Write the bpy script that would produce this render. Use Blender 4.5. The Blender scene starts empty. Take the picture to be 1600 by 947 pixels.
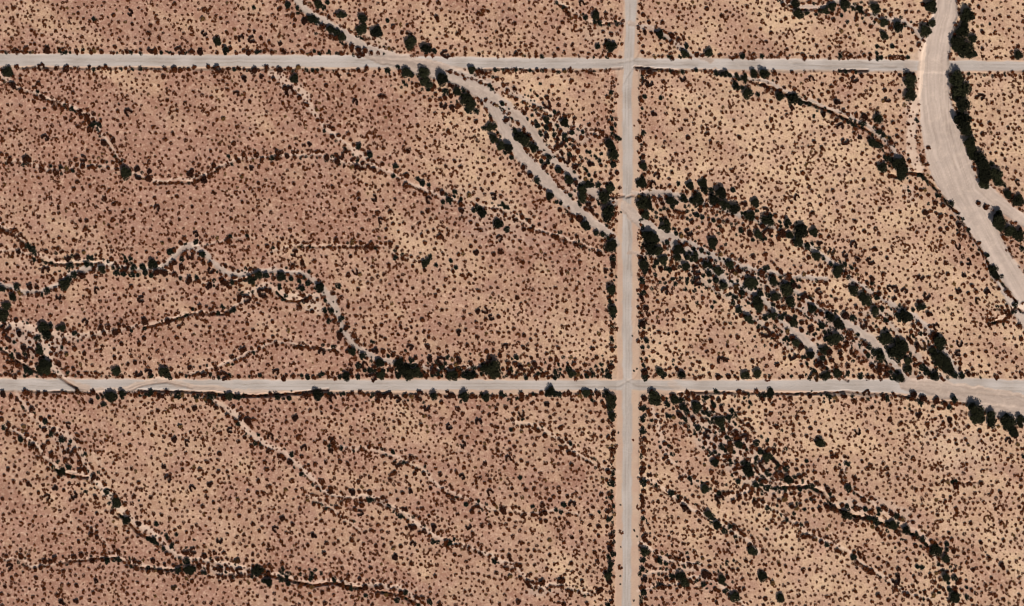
import bpy, math, random
import numpy as np

# ---------------------------------------------------------------- camera, sky, sun, exposure
SC = bpy.context.scene
S = 0.4                                    # metres per survey pixel (photograph is 1600 x 947 pixels)
CAM_H = 2000.0
cam = bpy.data.cameras.new("camera"); cam.sensor_width = 36.0
cam.lens = 36.0 * CAM_H / (1600 * S)
cam.clip_start = 10.0; cam.clip_end = 40000.0
cam_ob = bpy.data.objects.new("camera", cam); SC.collection.objects.link(cam_ob)
cam_ob.location = (0, 0, CAM_H); cam_ob.rotation_euler = (0, 0, 0)   # straight down, north is up
SC.camera = cam_ob

SUN_EL, SUN_AZ = math.radians(38), math.radians(157)      # azimuth clockwise from north
w = bpy.data.worlds.new("World"); SC.world = w; w.use_nodes = True
sky = w.node_tree.nodes.new("ShaderNodeTexSky"); sky.sky_type = 'NISHITA'
sky.sun_disc = False; sky.sun_elevation = SUN_EL; sky.sun_rotation = SUN_AZ
bg = w.node_tree.nodes["Background"]; bg.inputs[1].default_value = 0.05
w.node_tree.links.new(sky.outputs[0], bg.inputs[0])
sun = bpy.data.lights.new("sun", 'SUN'); sun.energy = 5.0; sun.angle = math.radians(0.5); sun.color = (1.0, 0.955, 0.90)
sun_ob = bpy.data.objects.new("sun", sun); SC.collection.objects.link(sun_ob)
sun_ob.rotation_euler = (math.pi/2 - SUN_EL, 0, math.pi - SUN_AZ)
sun_ob.location = (0, 0, 500)
SC.view_settings.view_transform = 'Standard'; SC.view_settings.look = 'None'
SC.view_settings.exposure = 0.12; SC.view_settings.gamma = 1.0
try: SC.cycles.filter_width = 1.1
except Exception: pass

# ---- plants read off the photograph: per survey square, "x y r" in quarter-pixels from the square's corner
TREES = {
(0,0): "50 445 28;585 118 18;580 775 20;1358 258 22;1410 320 22;1585 45 20;445 678 18",
(400,0): "390 25 24;420 45 20;445 15 18;535 92 24;665 115 24;660 185 30;755 195 30;820 130 18;960 265 34;1060 308 28;1115 322 16;345 115 22;375 130 18;465 185 22;500 200 20;535 225 22;1045 450 32;1065 515 34;1075 560 16;1160 495 34;1185 570 20;1255 570 22;1310 625 34;1340 655 30;1320 680 20;1378 695 18;935 455 26;975 470 16;1345 435 22;1470 790 28;1480 865 26;1535 910 24;1575 925 24;1535 645 16;1425 800 18;240 492 26;200 30 20;258 50 20;640 915 18;820 440 18;885 415 17",
(800,0): "520 95 24;545 140 18;460 110 18;620 285 32;538 290 20;920 215 24;1075 335 24;1225 330 26;45 850 30;80 880 30;135 925 26;215 750 22;325 765 26;215 795 16;265 700 14;610 900 28;1320 462 22;1450 480 22;1510 460 22;1570 460 30;1395 535 24;1470 585 28;1535 590 18;1435 545 16;1275 460 16;1360 470 14;1400 465 14;125 720 16;160 785 18;1440 350 18;1560 350 16;830 605 18;928 610 20;820 830 18;625 800 16;1090 285 16",
(1200,0): "170 20 22;190 85 28;240 80 16;300 90 18;360 70 22;400 45 24;475 30 26;480 60 16;575 60 22;670 50 28;720 145 24;810 170 32;720 220 24;680 290 18;680 335 16;775 290 18;980 195 36;1020 145 22;1020 45 36;1240 95 44;1210 200 34;1225 150 24;1175 270 34;1240 320 40;1275 240 22;1170 300 24;1290 340 20;880 505 38;885 595 32;1175 490 42;1200 560 48;1170 600 24;1210 650 44;1215 750 48;1240 810 30;1255 890 36;1265 930 28;685 740 28;75 600 24;155 610 36;200 640 18;260 650 14;1565 345 22;450 345 18;1205 715 22;930 750 16;345 715 22;650 890 24;1385 150 17",
(0,237): "785 135 32;540 700 20;565 665 20;400 825 28;425 800 20;510 770 22;460 770 18;950 705 26;980 752 22;1060 625 20;1265 640 18;185 840 22;80 905 24;15 855 20;205 610 20;440 710 20;1025 755 22;295 870 18;640 735 24;890 720 20;835 720 18;730 755 18;775 765 18;825 768 18;860 768 16;905 755 18;1565 800 24;105 840 18;1220 565 16;1400 820 22;1135 670 16",
(400,237): "18 770 26;60 770 20;870 90 18;858 152 16;1010 170 18;1040 195 18;1080 208 14;1205 300 20;1285 370 22;1360 365 18;1410 385 26;1545 330 20;1565 350 16;1510 445 24;1565 485 20;710 20 20;1555 8 18;515 840 20;400 845 26;325 820 20;290 855 20;270 805 18;130 885 18;145 845 18;1125 708 18;1215 680 20;1250 725 18;1090 655 20;1060 690 24;1165 315 18;160 780 26;220 795 20;1240 250 18;440 30 22",
(800,237): "630 20 28;630 80 20;610 235 26;575 285 36;350 170 28;380 200 22;435 240 24;440 290 26;430 215 16;600 370 36;590 410 30;480 205 24;540 208 18;200 90 22;185 60 16;230 35 18;820 90 24;810 190 26;820 315 34;850 330 24;830 395 26;870 355 16;990 305 26;960 460 34;840 525 34;885 540 30;870 600 34;910 615 26;1105 500 22;1250 565 32;1190 190 26;1200 230 24;1245 240 20;1300 255 34;1110 210 24;1040 200 16;1255 305 28;1320 330 30;1390 355 32;1450 325 22;1515 318 26;1485 400 30;1580 425 28;1580 370 22;1140 650 26;1035 615 30;1035 660 24;970 565 16;1090 655 20;1085 715 24;1155 740 22;820 700 30;830 740 20;945 680 28;905 690 18;1215 700 24;1285 740 26;1230 760 18;1270 800 20;1320 835 26;1490 820 36;1460 830 18;1520 850 18;1355 705 24;1390 905 20;1530 930 30;460 460 26;480 475 16;415 415 22;525 505 18;565 515 18;615 580 30;630 610 20;235 275 24;290 115 20;305 320 20;155 180 18;630 665 18;630 700 22;620 860 26;1160 300 30;1120 300 20;1070 290 24;1380 240 20;810 800 20;1590 510 22;1535 515 24;1585 725 20;1550 880 20",
(1200,237): "815 75 36;830 110 34;830 150 30;715 95 26;1265 15 24;1310 35 40;1340 80 36;1345 150 40;1345 195 34;1420 140 38;1430 185 30;1395 75 20;1475 210 18;1495 265 24;1560 300 32;1435 430 42;1430 400 30;1445 470 26;1505 495 30;1560 520 34;1530 480 18;1585 605 20;1400 735 32;1420 770 24;15 440 24;75 440 18;120 450 24;85 505 22;200 495 36;185 560 30;135 520 24;280 505 24;245 590 18;440 735 28;430 760 24;30 805 28;110 860 34;165 835 22;195 845 18;140 935 28;45 905 26;535 865 28;590 905 24;680 910 18;620 935 26;300 650 24;1060 270 20",
(0,474): "20 70 32;270 150 28;315 140 20;295 195 30;245 285 26;280 380 36;285 410 30;250 415 26;235 215 20;75 325 20;165 410 20;190 430 20;725 420 24;865 435 22;925 430 22;1025 430 28;1060 455 20;700 580 30;670 570 20;765 570 24;830 540 20;1110 575 20;1320 580 20;1430 580 24;1490 585 20;1545 575 22;645 630 20;120 190 22;465 185 20;380 155 24;1160 70 18;1360 60 20;1460 40 18;1390 20 20;40 15 24;385 850 20;440 860 20;440 920 22;20 775 18;130 845 18;1545 735 22",
(400,474): "430 45 20;470 45 18;455 110 20;535 95 20;600 300 24;770 370 26;665 325 18;890 370 26;920 410 30;950 440 32;1000 425 26;970 355 18;1110 415 22;1130 435 18;1225 450 30;1340 450 26;1485 410 40;1490 440 28;1420 405 24;1455 335 22;1155 355 22;1085 345 22;560 455 24;635 460 18;780 450 24;410 445 20;730 460 22;1025 575 22;1110 575 24;1300 575 28;1310 600 18;1435 580 24;825 580 22;765 570 22;480 590 22;390 570 26;135 585 20;205 590 20;1530 560 20;890 450 18;1590 790 18;325 460 20",
(800,474): "625 40 24;630 75 20;625 225 20;815 125 22;825 150 16;840 235 18;815 275 18;820 385 20;825 430 22;830 460 20;920 425 24;950 450 20;465 450 20;370 440 24;290 380 18;270 425 18;620 395 22;600 450 20;28 335 20;890 590 36;870 550 22;905 610 24;615 590 28;620 640 26;620 700 24;590 560 18;240 550 26;270 565 20;460 560 24;820 590 22;820 655 20;815 725 18;815 800 18;970 630 18;1015 600 24;1150 650 28;1140 625 18;1070 645 20;975 700 20;1040 690 22;1070 710 20;1220 690 20;1300 735 26;1305 655 22;1160 775 20;1225 815 22;1310 895 18;1360 900 22;1450 845 22;1415 880 24;1525 870 18;1550 925 20;1480 100 26;1540 20 30;1410 40 20;1580 90 20;1585 185 22;1060 445 26;1530 435 26;1455 450 24;1275 550 20",
(1200,474): "1295 670 44;1270 640 26;1320 720 32;1285 720 30;1390 690 28;1395 740 26;1500 740 38;1530 800 28;1575 735 30;1490 700 18;405 225 36;360 220 18;440 215 20;390 90 26;430 120 24;460 145 18;375 70 18;335 135 20;355 290 24;380 300 22;340 340 20;265 320 24;155 120 26;130 95 22;170 245 26;205 265 22;25 75 26;270 30 24;105 220 18;800 300 44;840 270 32;820 240 28;770 300 24;730 210 32;720 235 24;770 230 20;745 180 18;1070 245 34;1030 200 22;1075 270 22;1050 320 32;1085 360 36;1110 390 32;1130 420 26;1060 370 26;1030 300 24;1160 445 18;1210 450 20;700 330 28;690 300 20;735 360 20;850 80 36;810 75 20;885 85 20;665 45 24;710 30 18;1005 65 22;955 20 24;905 40 18;480 70 22;530 90 20;735 100 20;430 440 26;820 465 24;780 460 20;575 455 20;360 450 24;290 455 22;1040 450 24;990 430 20;870 355 26;870 410 24;960 395 20;985 410 18;930 260 22;965 265 22;15 560 24;180 560 20;1160 600 20;1050 600 22;970 590 22;745 590 20;265 155 22;500 435 20;325 870 26",
(0,710): "385 110 24;350 95 16;455 135 20;585 140 22;725 300 28;790 410 24;760 390 16;940 530 24;965 550 16;1180 720 28;1210 715 18;1110 725 20;1370 720 22;1165 665 18;975 435 20;665 230 18;735 655 20;1040 515 20;1070 570 18;1500 730 22;1275 740 18;1590 735 18;430 80 18;670 660 20",
(400,710): "15 715 30;10 740 20;80 795 24;50 790 18;160 780 18;200 800 18;485 780 20;590 835 16;685 880 20;710 282 18;905 388 16;1210 550 18;1310 310 18;1105 545 18;935 860 18;1010 940 18;1085 920 20;880 910 18",
(800,710): "620 180 20;620 265 18;610 590 22;630 620 18;605 640 20;615 680 20;610 720 18;600 760 24;610 790 22;820 175 20;825 605 26;820 660 18;815 715 18;825 780 22;820 860 18;1265 50 24;1475 100 32;1470 60 20;1520 185 20;1570 60 22;1590 20 26;1590 210 18;1410 170 18;1205 215 24;1300 280 22;1225 370 24;1245 390 20;1280 440 24;1325 475 18;1080 335 22;990 240 20;1500 600 26;1040 760 26;1000 760 18;1065 750 18;920 660 20;960 680 20;1080 800 24;1310 780 24;1330 850 18;1195 810 20;1200 745 22;1390 890 26;1560 760 26;275 345 20;325 315 20;375 310 22;130 325 18;545 360 18;600 405 20;50 145 18;600 940 20;1110 150 18",
(1200,710): "410 340 22;480 370 26;510 385 18;550 400 16;590 385 22;630 395 18;665 405 20;695 420 18;775 440 26;860 470 24;900 490 20;930 500 18;965 530 18;985 560 18;1040 600 30;370 215 22;385 245 18;300 225 20;240 205 18;200 215 18;105 210 16;125 155 24;40 40 22;60 65 16;20 20 16;1110 650 24;1065 685 20;1110 770 24;1125 800 20;1130 840 20;1160 890 28;1175 910 18;1065 860 16;1240 890 18;1165 770 20;75 895 24;535 640 20;930 700 20;960 705 18;1595 15 18;605 340 18;690 345 18;800 385 18;500 210 20;495 60 20",
}
SHRUBS = {
(0,0): "105 418 16;258 418 20;350 425 17;425 412 13;558 415 17;615 425 13;660 412 13;787 425 12;945 430 12;1090 435 18;1210 420 14;1180 435 12;1300 415 14;1328 425 12;1362 428 20;1425 430 16;1490 428 16;1525 435 15;1585 440 20;295 312 20;365 300 14;480 320 16;635 322 18;720 295 16;790 322 18;880 310 16;940 320 22;970 322 18;1115 318 20;1195 322 17;1250 322 20;1355 328 18;1315 298 17;1525 318 13;1435 268 16;1505 240 20;1570 245 24;198 190 15;708 95 18;810 78 20;825 150 17;940 160 16;405 230 13;348 195 14;325 110 13;1275 205 20;1420 145 14;1350 100 13;128 500 16;80 530 22;183 518 14;218 548 14;130 570 16;265 605 20;325 640 16;342 675 18;388 680 13;500 692 16;540 720 18;545 685 13;560 810 18;630 752 15;650 890 20;690 850 13;705 880 16;690 935 14;212 635 15;278 685 18;130 660 13;50 658 14;240 730 14;130 815 13;223 803 12;280 862 22;128 905 18;735 695 18;800 700 24;585 712 14;1105 690 16;1045 625 16;1320 608 14;1395 740 18;1525 490 22;1475 585 20;970 830 13;1145 480 14;1560 635 17;380 505 14;325 785 14;60 810 16",
(400,0): "300 130 20;415 165 18;240 160 16;230 95 18;125 115 14;100 160 18;148 272 20;495 238 18;560 290 16;600 290 16;640 310 18;680 315 16;720 330 14;885 290 14;910 205 16;855 170 18;175 325 16;100 325 16;50 325 12;230 330 18;290 325 14;65 420 16;150 435 20;205 432 18;265 420 14;415 430 12;690 425 14;640 440 16;770 435 18;865 465 16;1405 450 18;1435 460 14;35 475 20;85 515 18;110 495 16;210 570 22;180 550 16;240 580 14;270 610 16;320 658 15;370 720 14;385 750 14;412 752 12;430 790 12;480 805 16;515 845 16;578 835 18;335 900 20;210 920 14;620 635 20;445 590 12;1215 530 18;1215 600 14;1170 655 22;1225 675 20;1010 785 16;1375 760 18;1330 740 14;1120 590 14;1150 620 14;1185 335 20;30 240 18;1350 310 16;1005 530 16;975 520 14;1560 750 16;105 830 16;625 785 12;540 590 14;1505 495 16;1545 530 16;1570 565 14",
(800,0): "350 85 16;380 65 14;435 20 20;400 100 12;500 50 14;585 85 16;620 65 12;590 145 12;810 50 14;820 95 18;1000 70 12;940 140 18;1005 170 12;830 200 20;995 220 18;870 205 16;1070 240 18;1155 340 16;820 290 18;815 325 14;930 280 18;985 300 14;1300 345 14;210 145 14;315 140 16;95 165 14;290 200 16;430 190 14;570 200 16;620 215 16;460 250 14;460 290 12;575 320 14;435 325 14;375 280 16;610 340 14;480 335 14;1215 55 18;1180 115 12;1260 110 18;1140 45 12;1210 190 12;1410 75 12;85 285 14;112 60 12;25 340 14;160 440 14;210 440 12;260 445 12;365 440 18;445 440 12;490 455 14;860 445 20;30 480 14;515 580 14;595 605 16;290 655 14;220 655 20;185 620 14;830 520 20;860 520 20;945 510 18;1065 490 20;885 710 20;965 710 14;1065 620 14;1190 800 16;1420 860 18;1310 700 14;1440 700 16;1300 770 14;1085 750 16;830 725 12;900 860 16;955 890 14;830 900 18;1100 860 18;1240 890 16;215 850 20;300 890 22;280 920 16;385 920 16;455 910 14;360 870 12;500 910 12;590 850 12;555 905 14;605 760 14;610 700 12;430 790 12;540 775 14;390 740 14;480 780 12;305 815 14;520 850 14",
(1200,0): "95 30 16;110 115 16;20 205 16;20 350 16;605 145 14;640 165 16;730 70 16;765 90 16;860 75 14;900 75 14;965 25 18;940 75 12;855 285 16;830 325 16;835 360 16;640 340 18;765 360 16;940 280 14;385 300 16;425 295 12;1340 205 18;1280 190 18;1315 45 16;1260 35 14;1560 290 16;1520 325 14;1440 295 12;40 458 16;150 450 16;60 490 16;270 490 20;240 500 14;355 475 16;460 495 18;540 495 22;585 470 16;645 480 16;165 555 14;285 550 16;375 575 16;335 590 16;285 605 12;430 635 24;645 560 18;640 595 12;765 565 12;820 570 18;745 620 20;720 630 14;810 660 12;850 655 12;830 730 14;780 765 18;875 775 14;805 810 14;720 800 18;840 825 14;600 730 20;550 720 14;500 712 12;640 680 12;735 755 12;765 890 18;880 690 12;1300 705 14;1290 780 16;1300 850 12;1340 840 18;1390 830 14;1385 770 18;1500 800 16;1330 605 22;1300 610 16;1400 640 14;1370 650 12;1320 530 14;1300 490 14;345 870 16;450 790 24;400 770 16;330 790 16;480 880 24;570 855 20;90 920 14;255 915 18;20 635 16;150 675 20;1480 900 14;1540 905 16;1520 870 14;1000 920 12",
(0,237): "75 80 18;160 45 22;185 50 18;470 50 16;520 45 20;520 90 18;575 92 16;415 105 18;348 130 18;325 165 14;222 125 12;640 60 16;855 105 20;930 120 20;730 110 16;705 70 14;865 165 20;925 170 20;1000 192 14;1030 195 16;1065 195 16;970 145 14;1190 135 24;1275 175 20;1310 155 14;1360 105 18;1470 35 18;1520 20 16;1490 60 14;1570 100 20;1280 25 12;970 30 16;930 65 14;370 385 16;240 405 14;45 405 14;365 230 12;270 232 12;515 232 16;460 235 18;595 470 14;760 500 14;705 425 18;540 430 18;980 350 20;965 290 16;875 330 16;1050 255 14;1190 290 12;1525 250 16;1270 490 14;1220 515 20;1150 540 18;1285 525 14;940 490 14;95 492 18;130 520 12;150 540 12;140 580 18;45 510 16;15 492 18;290 625 16;388 625 18;480 660 20;420 670 20;350 675 14;600 645 16;700 620 14;855 632 14;915 628 14;990 635 16;695 670 14;725 700 16;780 715 20;845 685 12;1025 685 12;1090 690 20;1135 720 18;1090 765 16;1185 650 24;1270 695 18;1315 740 20;1335 745 16;1180 800 24;1240 805 16;1380 800 18;1410 715 14;1500 800 18;1565 735 14;1495 905 18;1540 920 20;285 740 24;230 848 16;330 797 14;120 882 18;345 860 16;600 780 18;585 732 16;665 803 16;45 700 16;115 620 20;75 655 16;1130 572 16;1015 570 16;1250 570 14;820 845 18;605 865 20;525 910 14;365 905 20;780 905 16;880 920 24;1305 835 22",
(400,237): "40 50 18;130 40 18;190 25 20;70 110 14;20 90 18;270 80 14;525 25 20;510 60 20;600 50 16;550 90 18;595 95 18;630 95 16;665 70 16;700 90 14;740 115 18;730 60 16;800 45 14;840 40 14;790 75 14;780 130 14;810 150 14;480 225 16;565 210 12;545 300 14;690 205 16;745 220 16;770 245 14;825 205 16;940 150 18;1110 135 14;1185 92 16;1020 130 16;1240 60 16;935 210 16;990 265 18;1055 265 16;1080 300 22;1165 255 18;735 290 22;640 265 18;595 325 18;870 300 18;840 375 18;1040 385 18;1165 350 14;1125 415 14;780 430 20;855 450 16;760 490 14;890 500 18;705 430 14;390 275 14;265 260 14;20 235 14;95 380 14;310 215 12;1330 270 18;1475 195 16;1450 150 14;1480 280 20;1530 280 14;1410 240 16;1240 450 18;1200 490 14;1255 530 14;1110 490 16;1075 500 14;1035 525 16;1125 572 18;1055 570 16;1340 590 18;1485 640 18;1520 540 20;1555 395 16;590 655 18;500 550 16;600 515 14;640 525 14;770 540 14;810 540 16;840 575 16;695 590 16;550 592 16;630 600 14;140 600 16;215 590 14;70 590 18;15 595 16;230 635 20;250 620 16;100 635 14;410 655 16;440 660 14;290 695 20;365 685 16;510 740 14;575 770 18;620 750 20;650 765 16;760 710 14;725 720 14;830 705 18;760 780 14;800 765 14;890 780 16;835 830 16;700 820 14;640 860 18;570 870 14;970 655 12;915 665 16;880 600 14;1170 640 14;1295 640 14;1375 630 20;1285 770 14;1335 765 18;1370 795 16;1330 820 14;1390 870 16;1390 915 18;1120 900 16;980 715 16;480 885 18;40 880 22;45 665 14;1230 750 16;1385 300 14;340 910 14;110 790 16",
(800,237): "310 10 18;340 50 20;385 45 16;390 95 18;420 120 16;425 160 16;460 170 14;490 75 20;520 150 14;555 85 14;615 135 18;615 170 14;670 225 14;70 95 18;45 145 18;115 150 18;50 200 14;175 220 14;480 330 20;520 345 14;500 300 14;530 400 14;635 490 12;355 350 14;320 400 14;375 430 18;170 455 16;65 405 18;20 425 16;75 485 18;200 515 12;260 525 18;330 565 18;400 580 16;405 530 14;485 535 14;450 600 14;545 635 18;50 605 14;120 600 14;135 710 16;50 560 14;515 735 14;585 740 20;620 770 14;375 800 14;420 820 14;1025 15 16;820 30 16;905 150 20;880 205 20;930 220 14;980 170 14;1000 130 18;985 215 16;1070 60 14;925 295 16;1070 380 14;1055 525 16;1310 490 16;1375 550 14;1310 600 16;1300 640 14;1215 335 16;1185 305 16;1440 410 16;1395 290 14;1485 510 20;1460 685 14;1420 745 18;1560 755 18;1400 840 20;1010 725 18;930 730 18;945 795 18;955 870 20;1160 810 20;860 745 16;810 910 22;835 850 14;1490 30 18;620 740 16;300 365 18;1370 740 18;830 590 16;1155 685 16;1060 590 16;1565 465 16;560 555 14;310 125 16;605 910 16;1595 860 18",
(1200,237): "1090 335 18;1035 350 16;980 380 20;1050 385 18;1075 405 18;1145 410 18;1120 480 18;1190 460 20;925 225 16;890 190 14;955 240 14;980 240 16;1000 270 14;850 285 14;760 240 14;25 575 16;20 495 16;45 400 16;145 315 14;180 285 20;240 80 16;170 110 18;85 100 18;25 175 14;320 280 14;520 190 14;600 180 18;640 70 14;510 320 16;405 245 18;430 320 14;565 280 14;545 435 18;330 330 16;700 360 18;825 375 16;900 425 16;380 530 16;445 520 14;535 580 24;480 640 20;495 675 16;640 680 24;540 710 16;555 740 16;400 620 20;405 660 14;745 665 16;720 765 18;855 580 14;915 695 14;1050 695 14;1110 695 18;1210 700 18;1250 690 20;1220 770 20;1185 590 20;1280 655 16;1310 640 14;1315 755 16;1125 765 16;955 780 20;950 855 14;990 900 22;1015 835 14;1185 870 24;1275 840 18;1300 875 18;1250 885 16;1370 870 26;1345 800 16;1200 940 14;1310 930 20;790 860 24;760 850 20;850 870 20;695 850 16;620 820 16;585 780 14;650 790 20;895 895 18;945 935 20;790 920 18;130 770 18;80 750 18;225 765 14;330 715 18;360 735 16;320 870 20;230 900 22;85 655 14;40 705 14;65 540 18;1440 855 14;1490 105 14;1560 190 20;1545 125 14;1480 50 14;1460 20 16;1390 10 18;1315 320 16;1360 345 18;880 60 16;875 20 14;865 90 14;690 30 16;1520 275 18;1540 915 16;515 930 16;320 570 20;725 910 16",
(0,474): "40 150 22;50 225 24;25 195 16;315 75 16;145 50 14;100 105 16;350 30 16;530 115 20;540 140 14;495 135 16;400 230 18;415 320 16;465 285 18;520 270 14;640 270 14;650 190 18;720 180 20;740 170 16;800 155 16;905 110 20;1050 110 22;1070 100 16;760 255 18;815 200 14;870 250 18;900 220 18;985 300 14;935 345 14;1020 360 14;820 330 14;715 340 18;750 340 18;800 380 18;845 370 16;715 290 16;630 295 14;670 90 14;630 150 18;150 280 24;190 300 20;120 330 20;320 360 14;320 315 14;160 355 14;110 385 18;80 370 16;50 365 14;120 435 16;35 440 14;30 400 16;370 380 20;420 400 14;460 410 16;490 435 18;540 435 16;600 435 14;640 435 14;810 455 14;1185 400 18;1250 400 14;1270 445 18;1395 455 22;1130 440 16;1240 440 14;1490 455 14;1360 435 14;1380 400 14;1520 290 18;1450 335 16;1155 225 14;1120 150 16;1310 150 16;1400 205 14;1545 130 16;1480 120 14;1230 90 14;1250 20 16;1290 20 14;1020 10 16;480 548 20;580 555 18;470 590 18;570 615 20;1000 575 20;1045 555 16;1230 605 16;1155 600 16;1215 655 20;1140 645 16;1350 650 16;985 670 18;825 610 14;730 670 14;130 620 16;70 580 16;20 565 20;200 660 18;155 700 16;165 820 16;10 725 14;50 810 18;255 720 16;335 785 20;280 790 18;295 830 16;430 760 20;545 795 14;485 825 16;205 890 18;230 915 14;160 885 14;120 935 14;510 870 14;805 815 16;815 885 14;745 885 14;635 870 14;1090 850 22;1170 870 20;1025 835 14;1435 790 20;1490 865 18;1570 845 16;1570 770 14;1500 720 16;1390 670 14;1420 700 14;1570 890 16;1265 845 14;320 220 18;925 400 14;1070 410 16;1580 580 18;1400 590 18;490 200 18;1260 65 16;1330 65 18;1420 65 18;230 50 16;270 895 18;55 755 16",
(400,474): "350 50 18;320 55 14;440 80 18;520 200 22;515 245 16;560 155 16;480 170 14;610 200 16;630 235 16;680 260 14;675 155 16;780 205 16;785 135 16;850 190 16;745 295 20;795 300 18;855 320 18;1000 340 16;1050 175 18;1040 105 18;985 65 14;820 25 14;720 115 14;905 150 16;970 150 18;930 200 14;960 275 20;1000 220 16;1080 210 16;1110 220 14;1070 270 20;1140 280 14;1190 150 14;1145 130 14;1265 180 20;1310 165 16;1160 40 16;1300 50 14;1385 50 20;1430 45 20;1470 85 20;1435 100 16;1515 85 18;1295 90 14;1410 155 14;1470 180 14;1515 185 16;1570 150 18;1380 210 18;1395 250 14;1480 250 14;1440 300 18;1555 270 20;1525 325 18;1575 330 14;1575 375 18;1540 410 14;1580 435 18;1265 355 20;1225 350 16;1340 375 16;1300 400 14;1410 355 14;1195 300 14;1060 450 18;1270 435 14;1180 420 14;845 415 16;680 385 20;640 415 16;590 385 18;690 450 14;740 395 16;215 385 14;250 415 14;125 430 20;190 450 16;410 305 20;445 435 16;495 470 16;125 255 18;20 280 16;70 310 14;235 375 14;105 210 14;50 200 16;200 170 14;295 130 14;105 115 16;505 310 14;485 290 16;90 560 18;240 565 16;235 625 16;315 630 14;340 670 16;410 685 18;385 730 14;140 665 14;20 665 14;90 670 14;545 600 14;600 560 16;650 555 16;575 570 14;880 600 20;935 575 16;970 580 14;760 610 18;1190 570 20;1230 575 20;1160 620 18;1065 650 20;980 640 16;1350 580 16;1480 585 14;1560 650 18;1500 660 16;1455 700 16;1420 680 14;1390 650 14;1390 740 24;1290 690 16;1260 660 18;1205 770 20;1240 745 14;1160 720 14;1120 680 14;1085 710 14;1030 760 16;1000 770 14;1410 800 16;1470 760 14;1495 800 14;1280 835 16;1240 845 14;1290 880 20;1320 835 16;1430 905 16;1510 880 16;670 820 16;90 830 20;75 920 18;130 860 14;160 885 16;470 920 24;300 905 20;550 930 14;660 910 18;245 715 24;190 740 16;455 765 14;745 185 16;570 300 16;600 455 18;360 460 16;1375 455 16;1590 570 14;1440 605 16",
(800,474): "235 35 14;65 120 14;390 130 14;10 160 16;55 10 14;200 185 14;150 200 14;75 200 16;120 230 16;70 275 18;95 290 16;155 260 14;40 245 14;290 280 16;215 315 14;160 325 16;120 340 14;240 350 16;140 380 20;105 385 14;55 400 20;20 380 16;350 380 18;385 380 14;230 400 16;190 445 18;220 435 14;150 465 18;50 440 16;25 460 14;320 455 16;400 470 14;455 385 14;535 420 14;535 455 18;600 370 14;625 290 16;920 180 16;885 150 14;1030 185 18;1160 205 14;885 240 16;985 300 16;1115 270 14;1215 300 16;885 360 16;910 315 14;880 300 14;1010 445 14;1030 410 16;1080 405 14;1105 445 14;1175 460 14;1195 410 14;1250 395 16;1305 355 24;1340 350 20;1500 360 18;1240 235 18;1365 205 18;1350 455 16;1410 470 14;1230 440 14;1075 115 18;970 50 14;850 70 16;835 30 20;60 565 18;95 590 14;125 620 18;185 560 14;355 560 18;375 600 14;425 550 14;490 550 16;535 565 16;220 630 22;290 635 18;520 625 18;490 680 14;150 655 14;60 690 20;10 690 16;40 720 14;240 715 14;505 735 14;470 740 14;145 760 14;60 800 16;115 800 16;10 785 16;205 825 18;335 820 14;315 865 14;300 855 18;600 840 16;630 810 18;550 780 18;240 920 14;455 915 14;630 915 18;940 670 14;910 700 16;855 770 18;830 850 18;875 850 16;910 820 14;955 875 18;820 920 16;995 900 14;1020 770 18;1105 800 14;1080 760 14;1190 730 16;1265 770 14;1320 810 14;1205 870 16;1200 840 14;1395 810 18;1400 840 16;1430 740 14;1475 760 16;1420 690 14;1355 640 14;1585 700 14;1560 750 14;1290 600 20;1250 590 14;1210 560 16;1350 555 16;1415 550 16;1500 560 14;1525 550 14;1560 595 18;1095 560 18;1130 570 16;1060 570 14;1160 590 14;1360 870 14;1590 920 14;820 310 16;850 460 14;480 440 14;1130 720 18;1270 850 18;1265 895 16;1440 890 18;1500 10 16;1430 75 16;1590 130 14;1285 460 18;1360 780 16;105 440 18;1160 665 16",
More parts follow.
